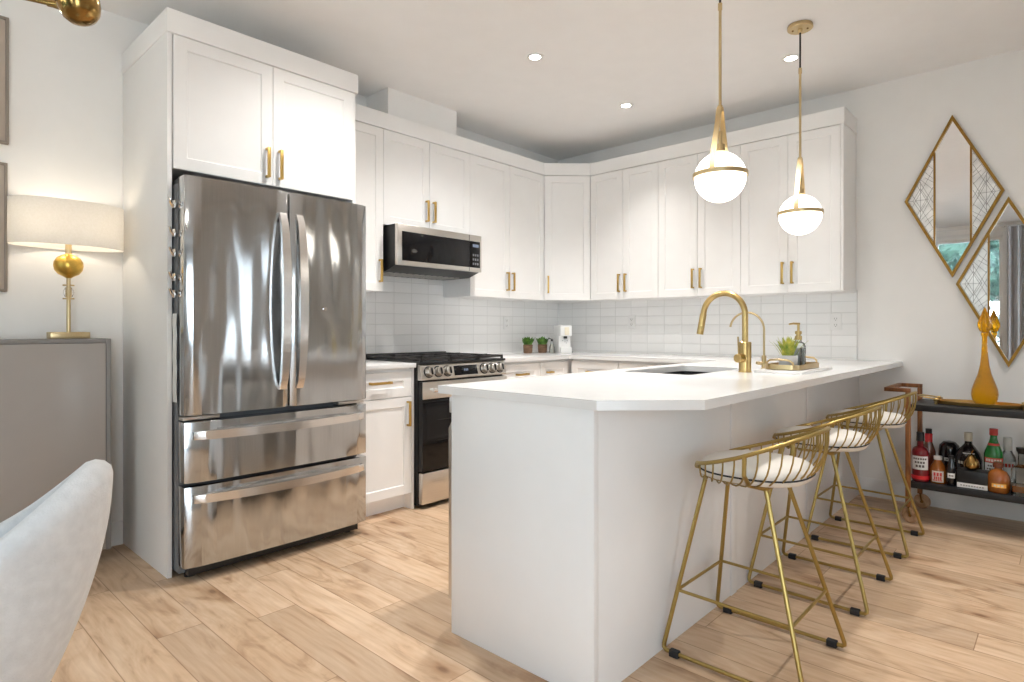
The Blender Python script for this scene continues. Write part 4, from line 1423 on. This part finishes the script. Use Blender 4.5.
solo('bud_vase', MB().lathe([(0, zt), (0.012, zt), (0.013, zt + 0.004), (0.011, zt + 0.09), (0.012, zt + 0.100), (0.0095, zt + 0.100), (0.0085, zt + 0.01), (0, zt + 0.008)], (px, py, 0), 20), 'thin_glass', 'slim clear glass tube vase on the gold tray beside the succulent', 'vase', (px, py, zt))

# corner of the counter: two potted plants, a little bottle, the coffee maker
for k, (px, py, lab) in enumerate(((-3.518, 4.030, 'small leafy plant in a brown wooden pot, nearer the range'), (-3.478, 4.182, 'small leafy plant in a brown wooden pot, nearer the coffee maker'))):
    t = thing('potted_plant', lab, 'plant', (px, py, ZK), 'little potted plants in the counter corner')
    part('pot', MB().lathe([(0, ZK), (0.036, ZK), (0.040, ZK + 0.01), (0.043, ZK + 0.075), (0.038, ZK + 0.075), (0.036, ZK + 0.06), (0, ZK + 0.06)], (px, py, 0), 20), 'terracotta', t)
    part('foliage', blades((px, py, ZK + 0.058), 48, 0.0, 0.030, 0.100, 0.017, 11 + k, 0.78), 'leaf', t, smooth=60)
px, py = -3.375, 4.190
t = thing('glass_bottle', 'tiny clear glass bottle with a dark cap between the plants and coffee maker', 'bottle', (px, py, ZK))
part('bottle', MB().lathe([(0, ZK), (0.022, ZK), (0.024, ZK + 0.004), (0.024, ZK + 0.05), (0.012, ZK + 0.085), (0.009, ZK + 0.105), (0, ZK + 0.105)], (px, py, 0), 20), 'thin_glass', t)
part('liquid', MB().lathe([(0, ZK + 0.003), (0.020, ZK + 0.003), (0.020, ZK + 0.05), (0.010, ZK + 0.078), (0, ZK + 0.078)], (px, py, 0), 20), 'label', t)
part('cap', MB().cyl((px, py, ZK + 0.105), (px, py, ZK + 0.122), 0.010, 16).tube([(px, py, ZK + 0.122), (px - 0.02, py - 0.02, ZK + 0.130)], 0.004, 8), 'black', t)
c = Vector((-3.285, 4.250, ZK))
n_ = Vector((0.84, -0.54, 0)).normalized()
u_ = Vector((-n_.y, n_.x, 0))
FC = frame(c, u_, n_)
t = thing('coffee_maker', 'slim white coffee maker in the counter corner', 'coffee maker', c)
part('body', MB().box(-0.053, 0.053, 0.0, 0.245, -0.14, -0.055, 0.006, FC).box(-0.053, 0.053, 0.150, 0.245, -0.06, 0.06, 0.006, FC).box(-0.053, 0.053, 0.0, 0.150, -0.06, 0.02, 0.003, FC), 'white_plastic', t)
part('drip_tray', MB().box(-0.050, 0.050, 0.0, 0.055, 0.021, 0.062, 0.004, FC), 'white_plastic', t)
part('lever', MB().box(-0.018, 0.024, 0.160, 0.228, 0.0605, 0.068, 0.003, FC), 'cream_cap', t)
part('spout', MB().box(-0.014, 0.014, 0.128, 0.150, 0.0205, 0.045, 0.003, FC), 'black', t)
mb = MB()
for a, b in ((-0.022, 0.11), (0.0, 0.10), (0.022, 0.11), (0.0, 0.122), (0.012, 0.09)):
    mb.cyl(FC @ Vector((a, b, 0.0202)), FC @ Vector((a, b, 0.0222)), 0.0035, 10)
part('buttons', mb, 'slot', t)

# ------------------------------------------------------------------ bar stools
def arc(p, n):
    return p


def make_stool():
    yc, xc = 0.0, 0.0          # built about the origin: +x is the open room, seat faces -x
    t = thing('bar_stool', 'gold wire bar stool with a cream cushion', 'bar stool', (0, 0, 0), 'gold wire bar stools')
    R = 0.0075
    foot = {}
    for sy in (-1, 1):
        A = Vector((-0.233, sy * 0.222, 0.0)); D = Vector((0.236, sy * 0.222, 0.0))
        At = Vector((-0.130, sy * 0.098, 0.618)); Dt = Vector((0.076, sy * 0.098, 0.600))
        up = lambda p, q, s: p.lerp(q, s)
        z0 = 0.013
        def leg_pts(P, Q, dirx):
            base = Vector((P.x, P.y, z0))
            pts = [base + Vector((dirx * 0.030, 0, 0)), base + Vector((dirx * 0.012, 0, 0.001))]
            v = (Q - base)
            pts += [base + v * 0.012 + Vector((dirx * 0.003, 0, 0.0)), base + v * 0.03]
            pts += [base + v * s for s in (0.3, 0.6, 1.0)]
            return pts
        part('leg', MB().tube(leg_pts(A, At, 1), R, 10), 'gold', t)
        part('leg', MB().tube(leg_pts(D, Dt, -1), R, 10), 'gold', t)
        part('floor_bar', MB().tube([(A.x + 0.028, A.y, z0), (D.x - 0.028, D.y, z0)], R * 0.9, 10), 'gold', t)
        for x in (A.x + 0.045, D.x - 0.045):
            part('glide', MB().box(x - 0.017, x + 0.017, A.y - 0.0115, A.y + 0.0115, 0.0, 0.024, 0.003), 'rubber', t)
        foot[sy] = (Vector((A.x, A.y, z0)).lerp(At, 0.335), Vector((D.x, D.y, z0)).lerp(Dt, 0.335))
    a, b = foot[-1], foot[1]
    for p, q in ((a[0], a[1]), (b[0], b[1]), (a[0], b[0]), (a[1], b[1])):
        part('footrest', MB().tube([p, q], 0.0055, 10), 'gold', t)
    # seat plate frame on top of the legs
    mb = MB()
    for x, zz in ((-0.130, 0.619), (0.076, 0.601)):
        mb.tube([(x, -0.105, zz), (x, 0.105, zz)], 0.008, 10)
    for y in (-0.098, 0.098):
        mb.tube([(-0.130, y, 0.620), (0.076, y, 0.603)], 0.007, 10)
    part('seat_frame', mb, 'gold', t)
    # rim of the wire shell: open at the front, rising to the back
    def rim(f):
        # f from 0 (front tip, -y side) over the back to 1 (front tip, +y side)
        a_ = math.radians(-142 + 284 * f)
        x = 0.035 + 0.195 * math.cos(a_)
        y = 0.232 * math.sin(a_)
        if abs(a_) > PI / 2:
            x = 0.035 + 0.226 * math.cos(a_)
        back = (1 + math.cos(a_)) / 2
        z = 0.652 + 0.149 * back ** 1.15
        return Vector((x, y, z))
    N = 56
    rp_ = [rim(k / N) for k in range(N + 1)]
    ft0, ft1 = rp_[0], rp_[-1]
    part('rim', MB().tube([(-0.158, -0.118, 0.646)] + rp_ + [(-0.158, 0.118, 0.646)], 0.0068, 10), 'gold', t)
    part('front_bar', MB().tube([(-0.158, -0.120, 0.646), (-0.153, -0.06, 0.628), (-0.151, 0, 0.628), (-0.153, 0.06, 0.628), (-0.158, 0.120, 0.646)], 0.0065, 10), 'gold', t)
    # lower ring
    lr = [Vector((-0.045 + 0.125 * math.cos(2 * PI * k / 36), 0.125 * math.sin(2 * PI * k / 36), 0.612)) for k in range(36)]
    part('lower_ring', MB().tube(lr, 0.005, 8, closed=True), 'gold', t)
    for k in range(27):
        f = (k + 0.8) / 27.6
        top = rim(f)
        ang = math.radians(-150 + 300 * f)
        bot = Vector((-0.045 + 0.125 * math.cos(ang), 0.125 * math.sin(ang), 0.612))
        dz = top.z - bot.z
        q1 = Vector((bot.x + (top.x - bot.x) * 0.72, bot.y + (top.y - bot.y) * 0.78, bot.z - 0.012))
        mid = Vector((bot.x + (top.x - bot.x) * 1.05, bot.y + (top.y - bot.y) * 1.06, bot.z + dz * 0.40))
        pts = []
        ctrl = [bot, q1, mid, top]
        for i in range(9):
            s = i / 8
            p = (ctrl[0] * (1 - s) ** 3 + ctrl[1] * 3 * s * (1 - s) ** 2 + ctrl[2] * 3 * s * s * (1 - s) + ctrl[3] * s ** 3)
            pts.append(p)
        part('wire', MB().tube(pts, 0.0028, 6), 'gold', t)
    for sy in (-1, 1):
        p = rim(0.205 if sy < 0 else 0.795)
        part('brace', MB().tube([(0.076, sy * 0.100, 0.603), (0.045, sy * 0.165, 0.622), (p.x - 0.002, p.y * 0.985, 0.665), p], [0.009, 0.008, 0.007, 0.007], 10), 'gold', t)
    # cushion
    mb = MB()
    def ring(i, z):
        P = []
        for k in range(40):
            a_ = 2 * PI * k / 40
            ca, sa = math.cos(a_), math.sin(a_)
            e = 0.82
            P.append((0.006 + (0.180 - i) * math.copysign(abs(ca) ** e, ca), (0.178 - i) * math.copysign(abs(sa) ** e, sa), z))
        return P
    mb.rings([ring(0.03, 0.618), ring(0.008, 0.622), ring(0.0, 0.634), ring(0.0, 0.650), ring(0.006, 0.664), ring(0.022, 0.674), ring(0.06, 0.680), ring(0.12, 0.682)])
    cu = part('cushion', mb, 'cushion', t, smooth=60)
    part('piping', MB().tube([Vector(p) for p in ring(-0.001, 0.642)], 0.003, 6, closed=True), 'rubber', cu)
    return t


stool = make_stool()
SXC = -0.811
stool.location = (SXC, 2.135, 0)
stool['label'] = 'gold wire bar stool nearest the clipped counter corner, with a cream cushion'
copy_tree(stool, (SXC - 0.001, 2.902, 0), 'middle gold wire bar stool of three, with a cream cushion')
copy_tree(stool, (SXC - 0.001, 3.708, 0), 'gold wire bar stool nearest the bar cart, with a cream cushion')

# ------------------------------------------------------------------ dining chair
def make_chair(c, back_dir):
    ang = math.atan2(back_dir[1], back_dir[0])
    t = thing('dining_chair', 'pale grey upholstered tub dining chair, only its curved back in view', 'chair', (c[0], c[1], 0))
    def shell_pt(a, v, off):
        # a: angle from the middle of the back, v: 0 bottom .. 1 top
        h = 0.562 + 0.240 * math.exp(-(a / 1.22) ** 2)
        zb = 0.295
        z = zb + (h - zb) * v
        r = 0.148 + 0.138 * math.sin(PI / 2 * min(1, (z - 0.295) / 0.52)) ** 0.92
        flat = 1.0 + 0.05 * math.cos(2 * a)
        r = r * flat + off
        return Vector((c[0] + r * math.cos(ang + a), c[1] + r * math.sin(ang + a), z))
    n, mrow = 44, 16
    AM = 2.15
    mb = MB()
    loops = []
    for i in range(n + 1):
        a = -AM + 2 * AM * i / n
        th = 0.034
        if i in (0, n):
            th = 0.012
        L_ = [shell_pt(a, v / mrow, 0.0) for v in range(mrow + 1)]
        top_o, top_i = shell_pt(a, 1, 0.0), shell_pt(a, 1, -2 * th)
        rimp = []
        for k in range(1, 6):
            q = PI * k / 6
            m_ = (top_o + top_i) / 2
            rimp.append(m_ + (top_o - m_) * math.cos(q) + Vector((0, 0, th * 0.95 * math.sin(q))))
        I_ = [shell_pt(a, v / mrow, -2 * th) for v in range(mrow, -1, -1)]
        loops.append(L_ + rimp + I_)
    mb.rings(loops)
    part('shell', mb, 'fabric', t, smooth=70)
    prof = [(0, 0.296), (0.11, 0.296), (0.13, 0.315), (0.145, 0.40), (0.155, 0.455), (0.145, 0.478), (0.12, 0.488), (0, 0.490)]
    part('seat', MB().lathe(prof, (c[0] - 0.03 * math.cos(ang), c[1] - 0.03 * math.sin(ang), 0), 36), 'fabric', t, smooth=60)
    for k in range(4):
        a = ang + PI / 4 + k * PI / 2
        part('leg', MB().tube([(c[0] + 0.12 * math.cos(a), c[1] + 0.12 * math.sin(a), 0.315), (c[0] + 0.23 * math.cos(a), c[1] + 0.23 * math.sin(a), 0.0)], [0.018, 0.011], 14), 'black', t)


make_chair((-1.708, 0.116), (0.362, 0.932))

# ------------------------------------------------------------------ bar cart
CX0, CX1, CY0, CY1 = -0.690, 0.150, 4.170, 4.555
ct = thing('bar_cart', 'two-tier bar cart with walnut frame and black shelves under the mirrors', 'cart', ((CX0 + CX1) / 2, (CY0 + CY1) / 2, 0))
for z, th in ((0.655, 0.036), (0.205, 0.036)):
    part('shelf', MB().box(CX0 + 0.010, CX1 - 0.010, CY0 + 0.001, CY1 - 0.001, z, z + th, 0.002), 'shelf_black', ct)
for x in (CX0, CX1):
    s = -1 if x == CX0 else 1
    for y in (CY0, CY1):
        y_ = y - 0.013 if y == CY0 else y
        part('post', MB().box(x - 0.013, x + 0.013, y - 0.012, y + 0.012, 0.092, 0.760, 0.002), 'walnut', ct)
    mb = MB()
    xa, xb_ = (x - 0.120, x + 0.013) if s < 0 else (x - 0.013, x + 0.120)
    for y in (CY0, CY1):
        mb.box(xa, xb_, y - 0.012, y + 0.012, 0.7605, 0.784, 0.002)
    mb.box(xa if s < 0 else xb_ - 0.024, xa + 0.024 if s < 0 else xb_, CY0 + 0.012, CY1 - 0.012, 0.7605, 0.784, 0.002)
    part('handle', mb, 'walnut', ct)
    for y in (CY0, CY1):
        w = part('caster', MB().lathe([(0.010, -0.012), (0.038, -0.014), (0.045, -0.010), (0.046, 0), (0.045, 0.010), (0.038, 0.014), (0.010, 0.012), (0.010, -0.012)], (x + 0.012, y, 0.0465), 28, axis=(0.35, 1, 0)), 'wheel_wood', ct)
        part('fork', MB().tube([(x, y, 0.094), (x + 0.004, y - 0.018, 0.09), (x + 0.012, y - 0.020, 0.0465)], 0.005, 8).tube([(x, y, 0.094), (x + 0.004, y + 0.018, 0.09), (x + 0.012, y + 0.020, 0.0465)], 0.005, 8).cyl((x + 0.012, y - 0.022, 0.0465), (x + 0.012, y + 0.022, 0.0465), 0.008, 12), 'brass_old', w)

ZS = 0.6912
t = thing('gold_tray', 'oval brass tray with long rod handles on the top shelf of the bar cart', 'tray', (-0.37, 4.345, ZS))
ov = lambda a, b, z: [(-0.372 + a * math.cos(2 * PI * k / 48), 4.345 + b * math.sin(2 * PI * k / 48), z) for k in range(48)]
part('pan', MB().rings([ov(0.195, 0.085, ZS + 0.002), ov(0.21, 0.10, ZS + 0.004), ov(0.215, 0.105, ZS + 0.022), ov(0.211, 0.101, ZS + 0.022), ov(0.206, 0.096, ZS + 0.007)]), 'brass', t)
for s in (-1, 1):
    xx = -0.372 + s * 0.195
    pts = [(xx - s * 0.015, 4.345 - 0.060, ZS + 0.026), (xx + s * 0.03, 4.345 - 0.060, ZS + 0.034), (xx + s * 0.085, 4.345 - 0.045, ZS + 0.040), (xx + s * 0.10, 4.345, ZS + 0.041), (xx + s * 0.085, 4.345 + 0.045, ZS + 0.040), (xx + s * 0.03, 4.345 + 0.060, ZS + 0.034), (xx - s * 0.015, 4.345 + 0.060, ZS + 0.026)]
    part('handle', MB().tube(pts, 0.004, 8), 'brass', t)
    for y in (4.285, 4.405):
        part('finial', MB().sphere((xx + s * 0.004, y, ZS + 0.026), 0.013, seg=14, rings=8).cyl((xx + s * 0.004, y, ZS), (xx + s * 0.004, y, ZS + 0.02), 0.008, 12), 'brass', t)
# amber decanter
vx, vy, vz = -0.352, 4.365, ZS + 0.0075
t = thing('decanter', 'tall amber glass decanter with a flame stopper on the brass tray', 'decanter', (vx, vy, vz))
part('bottle', MB().lathe([(0, vz), (0.036, vz), (0.050, vz + 0.010), (0.060, vz + 0.035), (0.064, vz + 0.062), (0.060, vz + 0.090), (0.048, vz + 0.128), (0.033, vz + 0.172), (0.022, vz + 0.225), (0.0165, vz + 0.280), (0.0135, vz + 0.345), (0.0130, vz + 0.388), (0.018, vz + 0.398), (0.018, vz + 0.410), (0, vz + 0.410)], (vx, vy, 0), 36), 'amber', t)
mb = MB()
s0 = vz + 0.4105
loops = []
for i, (r, z) in enumerate(((0.012, 0), (0.020, 0.012), (0.029, 0.035), (0.030, 0.055), (0.024, 0.080), (0.016, 0.105), (0.009, 0.125), (0.003, 0.145))):
    loops.append([(vx + r * (1 + 0.16 * math.cos(6 * (2 * PI * k / 36))) * math.cos(2 * PI * k / 36 + z * 6), vy + r * (1 + 0.16 * math.cos(6 * (2 * PI * k / 36))) * math.sin(2 * PI * k / 36 + z * 6), s0 + z) for k in range(36)])
mb.rings(loops)
part('stopper', mb, 'amber', t)

# bottles on the lower shelf
ZL = 0.2412
BG = 'bottles on the lower shelf of the bar cart'


def wrap_label(c, r, z0, z1, a0, a1, n=10, rows=(), off=0.0008):
    """curved paper label facing the room (angles measured from -y), with a few inked lines"""
    mb = MB()
    def pt(a, rr, z):
        return Vector((c[0] + rr * math.sin(a), c[1] - rr * math.cos(a), z))
    loops = []
    for k in range(n + 1):
        a = a0 + (a1 - a0) * k / n
        loops.append([pt(a, r + off, z0), pt(a, r + off, z1), pt(a, r - 0.0005, z1), pt(a, r - 0.0005, z0)])
    mb.rings(loops)
    mb.slot(1)
    for (zc, h, b0, b1, dash) in rows:
        for q in range(dash):
            s0_, s1_ = b0 + (b1 - b0) * q / dash, b0 + (b1 - b0) * (q + 0.72) / dash
            L_ = []
            for k in range(3):
                a = a0 + (a1 - a0) * (s0_ + (s1_ - s0_) * k / 2)
                L_.append([pt(a, r + off + 0.0006, zc - h), pt(a, r + off + 0.0006, zc + h), pt(a, r + off - 0.0002, zc + h), pt(a, r + off - 0.0002, zc - h)])
            mb.rings(L_)
    return mb


def bottle(x, y, prof, m, label, cap=None, capm='black', labels=(), hs=1.0):
    z = ZL
    prof = [(r, h * hs) for r, h in prof]
    cap = [(r, h * hs) for r, h in cap] if cap else None
    labels = [(r, a * hs, b * hs, c, d, m_, [(zc * hs, h, e, f, g) for zc, h, e, f, g in rows]) for (r, a, b, c, d, m_, rows) in labels]
    t = thing('bottle', label, 'bottle', (x, y, z), BG)
    part('glass', MB().lathe([(r, z + h) for r, h in prof], (x, y, 0), 28), m, t)
    if cap:
        part('cap', MB().lathe([(r, z + h) for r, h in cap], (x, y, 0), 22), capm, t)
    for (r, z0, z1, a0, a1, mats, rows) in labels:
        part('label', wrap_label((x, y), r, z + z0, z + z1, a0, a1, rows=[(z + zc, h, b0, b1, d_) for zc, h, b0, b1, d_ in rows]), mats, t)
    return t


FA = 0.12       # labels face out into the room
bottle(-0.640, 4.235, [(0, 0), (0.040, 0), (0.044, 0.005), (0.044, 0.185), (0.042, 0.200), (0.034, 0.218), (0.018, 0.228), (0.016, 0.262), (0, 0.262)], 'red_liquor', 'red liqueur bottle with an arched white label and black cap',
       [(0, 0.262), (0.020, 0.262), (0.020, 0.318), (0.018, 0.320), (0, 0.320)], 'black',
       [(0.0442, 0.080, 0.168, FA - 1.0, FA + 1.0, ['label_white', 'ink'], [(0.150, 0.005, 0.1, 0.9, 6), (0.127, 0.006, 0.2, 0.8, 4), (0.103, 0.007, 0.25, 0.78, 3)]), (0.0442, 0.016, 0.040, FA - 1.5, FA + 1.5, ['red_band', 'red_band'], [])], hs=0.89)
bottle(-0.628, 4.440, [(0, 0), (0.034, 0), (0.036, 0.005), (0.036, 0.17), (0.020, 0.235), (0.016, 0.27), (0, 0.27)], 'brown_liquor', 'slim brown bottle with a red neck standing behind the red liqueur', [(0, 0.298), (0.017, 0.298), (0.017, 0.33), (0, 0.331)], 'black',
       [(0.0195, 0.236, 0.295, -PI, PI * 0.99, ['red_band', 'red_band'], [])], hs=0.85)
bottle(-0.530, 4.480, [(0, 0), (0.050, 0), (0.056, 0.01), (0.057, 0.06), (0.056, 0.15), (0.054, 0.20), (0.050, 0.235), (0.030, 0.262), (0, 0.27)], 'dark_bottle', 'round-topped black bottle with a small white label', None, 'black',
       [(0.0565, 0.125, 0.150, FA - 0.45, FA + 0.45, ['label_white', 'ink'], [(0.137, 0.004, 0.15, 0.85, 5)])], hs=0.8)
# squat amber flask with a house-shaped label
x, y = -0.556, 4.246
t = bottle(x, y, [(0, 0), (0.037, 0), (0.040, 0.006), (0.040, 0.085), (0.034, 0.120), (0.020, 0.150), (0.016, 0.162), (0, 0.162)], 'amber_liquor', 'squat amber bottle with a cream house-shaped label', [(0, 0.162), (0.020, 0.162), (0.021, 0.186), (0, 0.187)], 'label_white',
           [(0.0403, 0.012, 0.088, FA - 0.75, FA + 0.70, ['label', 'label_red'], [(0.066, 0.010, 0.16, 0.9, 3), (0.040, 0.009, 0.2, 0.85, 4), (0.024, 0.003, 0.1, 0.9, 6)])], hs=0.83)
bottle(-0.491, 4.225, [(0, 0), (0.021, 0), (0.023, 0.006), (0.024, 0.06), (0.021, 0.105), (0.014, 0.135), (0.012, 0.15), (0, 0.15)], 'dark_bottle', 'little dark bottle with an oval silver label in front of the big black one', [(0, 0.15), (0.014, 0.15), (0.014, 0.17), (0, 0.171)], 'black',
       [(0.0243, 0.045, 0.072, FA - 0.75, FA + 0.75, ['label_white', 'ink'], [(0.058, 0.004, 0.2, 0.8, 3)])])
bottle(-0.430, 4.402, [(0, 0), (0.056, 0), (0.062, 0.008), (0.066, 0.10), (0.066, 0.15), (0.056, 0.192), (0.036, 0.226), (0.020, 0.250), (0.017, 0.268), (0, 0.268)], 'dark_bottle', 'broad-shouldered black liqueur bottle with a cream cap', [(0, 0.268), (0.020, 0.268), (0.020, 0.322), (0.018, 0.325), (0, 0.325)], 'cream_cap',
       [(0.0663, 0.118, 0.148, FA - 0.9, FA + 0.9, ['dark_bottle', 'label'], [(0.133, 0.008, 0.05, 0.95, 7)]), (0.0563, 0.192, 0.198, FA - 0.5, FA + 0.5, ['label_white', 'ink'], [])], hs=0.88)
# black gift box with a brass pear on it
x0, x1, y0, y1 = -0.462, -0.325, 4.195, 4.290
t = thing('gift_box', 'small black box with a white strip along its foot on the lower shelf', 'box', ((x0 + x1) / 2, (y0 + y1) / 2, ZL))
part('box', MB().box(x0, x1, y0, y1, ZL, ZL + 0.100, 0.002), 'black', t)
st = part('strip', MB().box(x0 + 0.001, x1 - 0.001, y0 - 0.0015, y0 - 0.0001, ZL + 0.004, ZL + 0.030), 'label_white', t)
mb = MB()
for k in range(9):
    mb.box(x0 + 0.016 + k * 0.012, x0 + 0.024 + k * 0.012, y0 - 0.0022, y0 - 0.0014, ZL + 0.014, ZL + 0.020)
part('lettering', mb, 'slot', st)
px, py, pz = -0.400, 4.245, ZL + 0.1003
t = thing('brass_pear', 'brass pear ornament sitting on the small black box', 'ornament', (px, py, pz))
part('fruit', MB().lathe([(0, 0), (0.020, 0.001), (0.034, 0.012), (0.038, 0.026), (0.034, 0.045), (0.022, 0.066), (0.013, 0.080), (0.004, 0.088), (0, 0.089)], (px, py, pz), 26), 'brass_old', t)
part('stem', MB().tube([(px, py, pz + 0.088), (px + 0.002, py, pz + 0.100), (px + 0.007, py, pz + 0.110)], [0.003, 0.0025, 0.0025], 8), 'brass_old', t)
bottle(-0.312, 4.365, [(0, 0), (0.040, 0), (0.044, 0.005), (0.044, 0.205), (0.040, 0.225), (0.022, 0.280), (0.017, 0.300), (0.016, 0.325), (0, 0.325)], 'green_glass', 'tall green bottle with a red cap and a red and white label', [(0, 0.325), (0.020, 0.325), (0.020, 0.365), (0, 0.366)], 'label_red',
       [(0.0443, 0.155, 0.185, FA - 1.1, FA + 1.1, ['label_red', 'label'], [(0.170, 0.007, 0.1, 0.9, 6)]), (0.0443, 0.070, 0.153, FA - 1.1, FA + 1.1, ['label_white', 'ink'], [(0.135, 0.004, 0.2, 0.8, 5), (0.115, 0.004, 0.15, 0.85, 6)]), (0.0275, 0.250, 0.275, FA - 1.2, FA + 1.2, ['label_red', 'label'], [])], hs=0.89)
bottle(-0.255, 4.455, [(0, 0), (0.034, 0), (0.037, 0.005), (0.037, 0.17), (0.034, 0.19), (0.022, 0.215), (0.018, 0.23), (0, 0.23)], 'thin_glass', 'clear bottle with a tall white cap behind the amber pumpkin-coloured bottle', [(0, 0.23), (0.021, 0.23), (0.021, 0.29), (0.019, 0.315), (0, 0.316)], 'white_plastic',
       [(0.0373, 0.05, 0.16, FA - 1.0, FA + 1.0, ['label_white', 'label_red'], [(0.135, 0.010, 0.1, 0.9, 4)])], hs=0.86)
bottle(-0.282, 4.232, [(0, 0), (0.044, 0), (0.050, 0.008), (0.052, 0.050), (0.050, 0.085), (0.036, 0.108), (0.018, 0.118), (0.016, 0.126), (0, 0.126)], 'amber_liquor', 'squat amber-orange bottle with a painted curved yellow reflection and dark round cap', [(0, 0.126), (0.022, 0.126), (0.025, 0.134), (0.025, 0.148), (0.018, 0.155), (0, 0.156)], 'brown_liquor',
       [(0.0526, 0.030, 0.050, FA - 0.62, FA + 0.62, ['orange', 'label'], [(0.040, 0.005, 0.15, 0.85, 3)])], hs=1.05)  # orange band paints in the reflection on the glass
# square clear decanter with a black stopper, dark bottle beyond it
x, y = -0.185, 4.235
t = thing('bottle', 'square clear glass decanter with a black stopper near the cart corner', 'bottle', (x, y, ZL), BG)
rq = lambda i, z: [(a, b, ZL + z) for a, b in rounded(x - 0.044 + i, x + 0.044 - i, y - 0.044 + i, y + 0.044 - i, 0.012, 3)]
part('glass', MB().rings([rq(0.002, 0), rq(0, 0.004), rq(0, 0.135), rq(0.012, 0.152), rq(0.028, 0.160), rq(0.030, 0.215), rq(0.027, 0.220)]), 'thin_glass', t)
part('liquid', MB().rings([rq(0.006, 0.018), rq(0.006, 0.05)]), 'amber_liquor', t)
part('stopper', MB().lathe([(0, 0.221), (0.015, 0.221), (0.022, 0.235), (0.024, 0.252), (0, 0.253)], (x, y, ZL), 20), 'black', t)
bottle(-0.125, 4.400, [(0, 0), (0.038, 0), (0.041, 0.005), (0.041, 0.19), (0.036, 0.215), (0.018, 0.255), (0.016, 0.32), (0, 0.32)], 'deep_green', 'deep green wine bottle behind the square glass decanter', [(0, 0.32), (0.018, 0.32), (0.018, 0.36), (0, 0.361)], 'black', hs=0.9)

# ------------------------------------------------------------------ curtain and garden behind the camera (seen in the mirrors)
cu = thing('curtain', 'grey pleated curtain drawn beside the garden window', 'curtain', (-0.42, YF + 0.12, 0))
mb = MB()
n = 90
lo_ = []
for side in (0, 1):
    row = []
    for k in range(n + 1):
        q = k / n
        x = -0.69 + 0.95 * q
        y = YF + 0.12 + 0.045 * math.sin(q * 2 * PI * 9) + (0.004 if side else 0)
        row.append((x, y))
    lo_.append(row)
poly = lo_[0] + list(reversed(lo_[1]))
mb.rings([[(x, y, z) for x, y in poly] for z in (0.03, 0.9, 1.8, 2.69)])
part('fabric', mb, 'curtain', cu)
part('rod', MB().cyl((-3.6, YF + 0.12, 2.71), (0.3, YF + 0.12, 2.71), 0.010, 12), 'trim', cu)
for x in (-3.5, -0.72, 0.27):
    part('bracket', MB().box(x - 0.008, x + 0.008, YF, YF + 0.12, 2.702, 2.718), 'trim', cu)

struct('ground', MB().box(-14, 14, -14, 12, -0.22, -0.14), 'patio')  # unseen ground, made pale to bounce light into the room
rnd = random.Random(5)
mb = MB()
for i in range(80):
    x = -8.5 + 10.5 * rnd.random()
    z = 0.1 + rnd.random() * 3.6
    y = -6.2 - rnd.random() * 0.5
    r = 0.45 + rnd.random() * 0.35
    mb.sphere((x, y, z), r, 1.1, 0.8, 0.9, 12, 8)
for i in range(4600):
    x = -8.5 + 10.5 * rnd.random()
    z = -0.1 + rnd.random() * 4.3
    y = -5.55 - rnd.random() * 0.45
    p = Vector((x, y, z))
    a = Vector((rnd.gauss(0, 1), rnd.gauss(0, 0.5), rnd.gauss(0, 1))).normalized() * 0.075
    b = a.cross(Vector((rnd.gauss(0, 1), 1, rnd.gauss(0, 1))).normalized()) * 0.5
    mb.face(mb.verts([p + a, p + b, p - a, p - b]))
for i in range(10):
    x = -8.2 + 10.0 * i / 9
    mb.cyl((x, -6.3, -0.14), (x, -6.3, 1.2), 0.06, 8)
solo('garden_hedge', mb, 'hedge', 'tall dense green hedge in the garden outside the window', 'hedge', (-3.2, -6.2, -0.14), smooth=0)
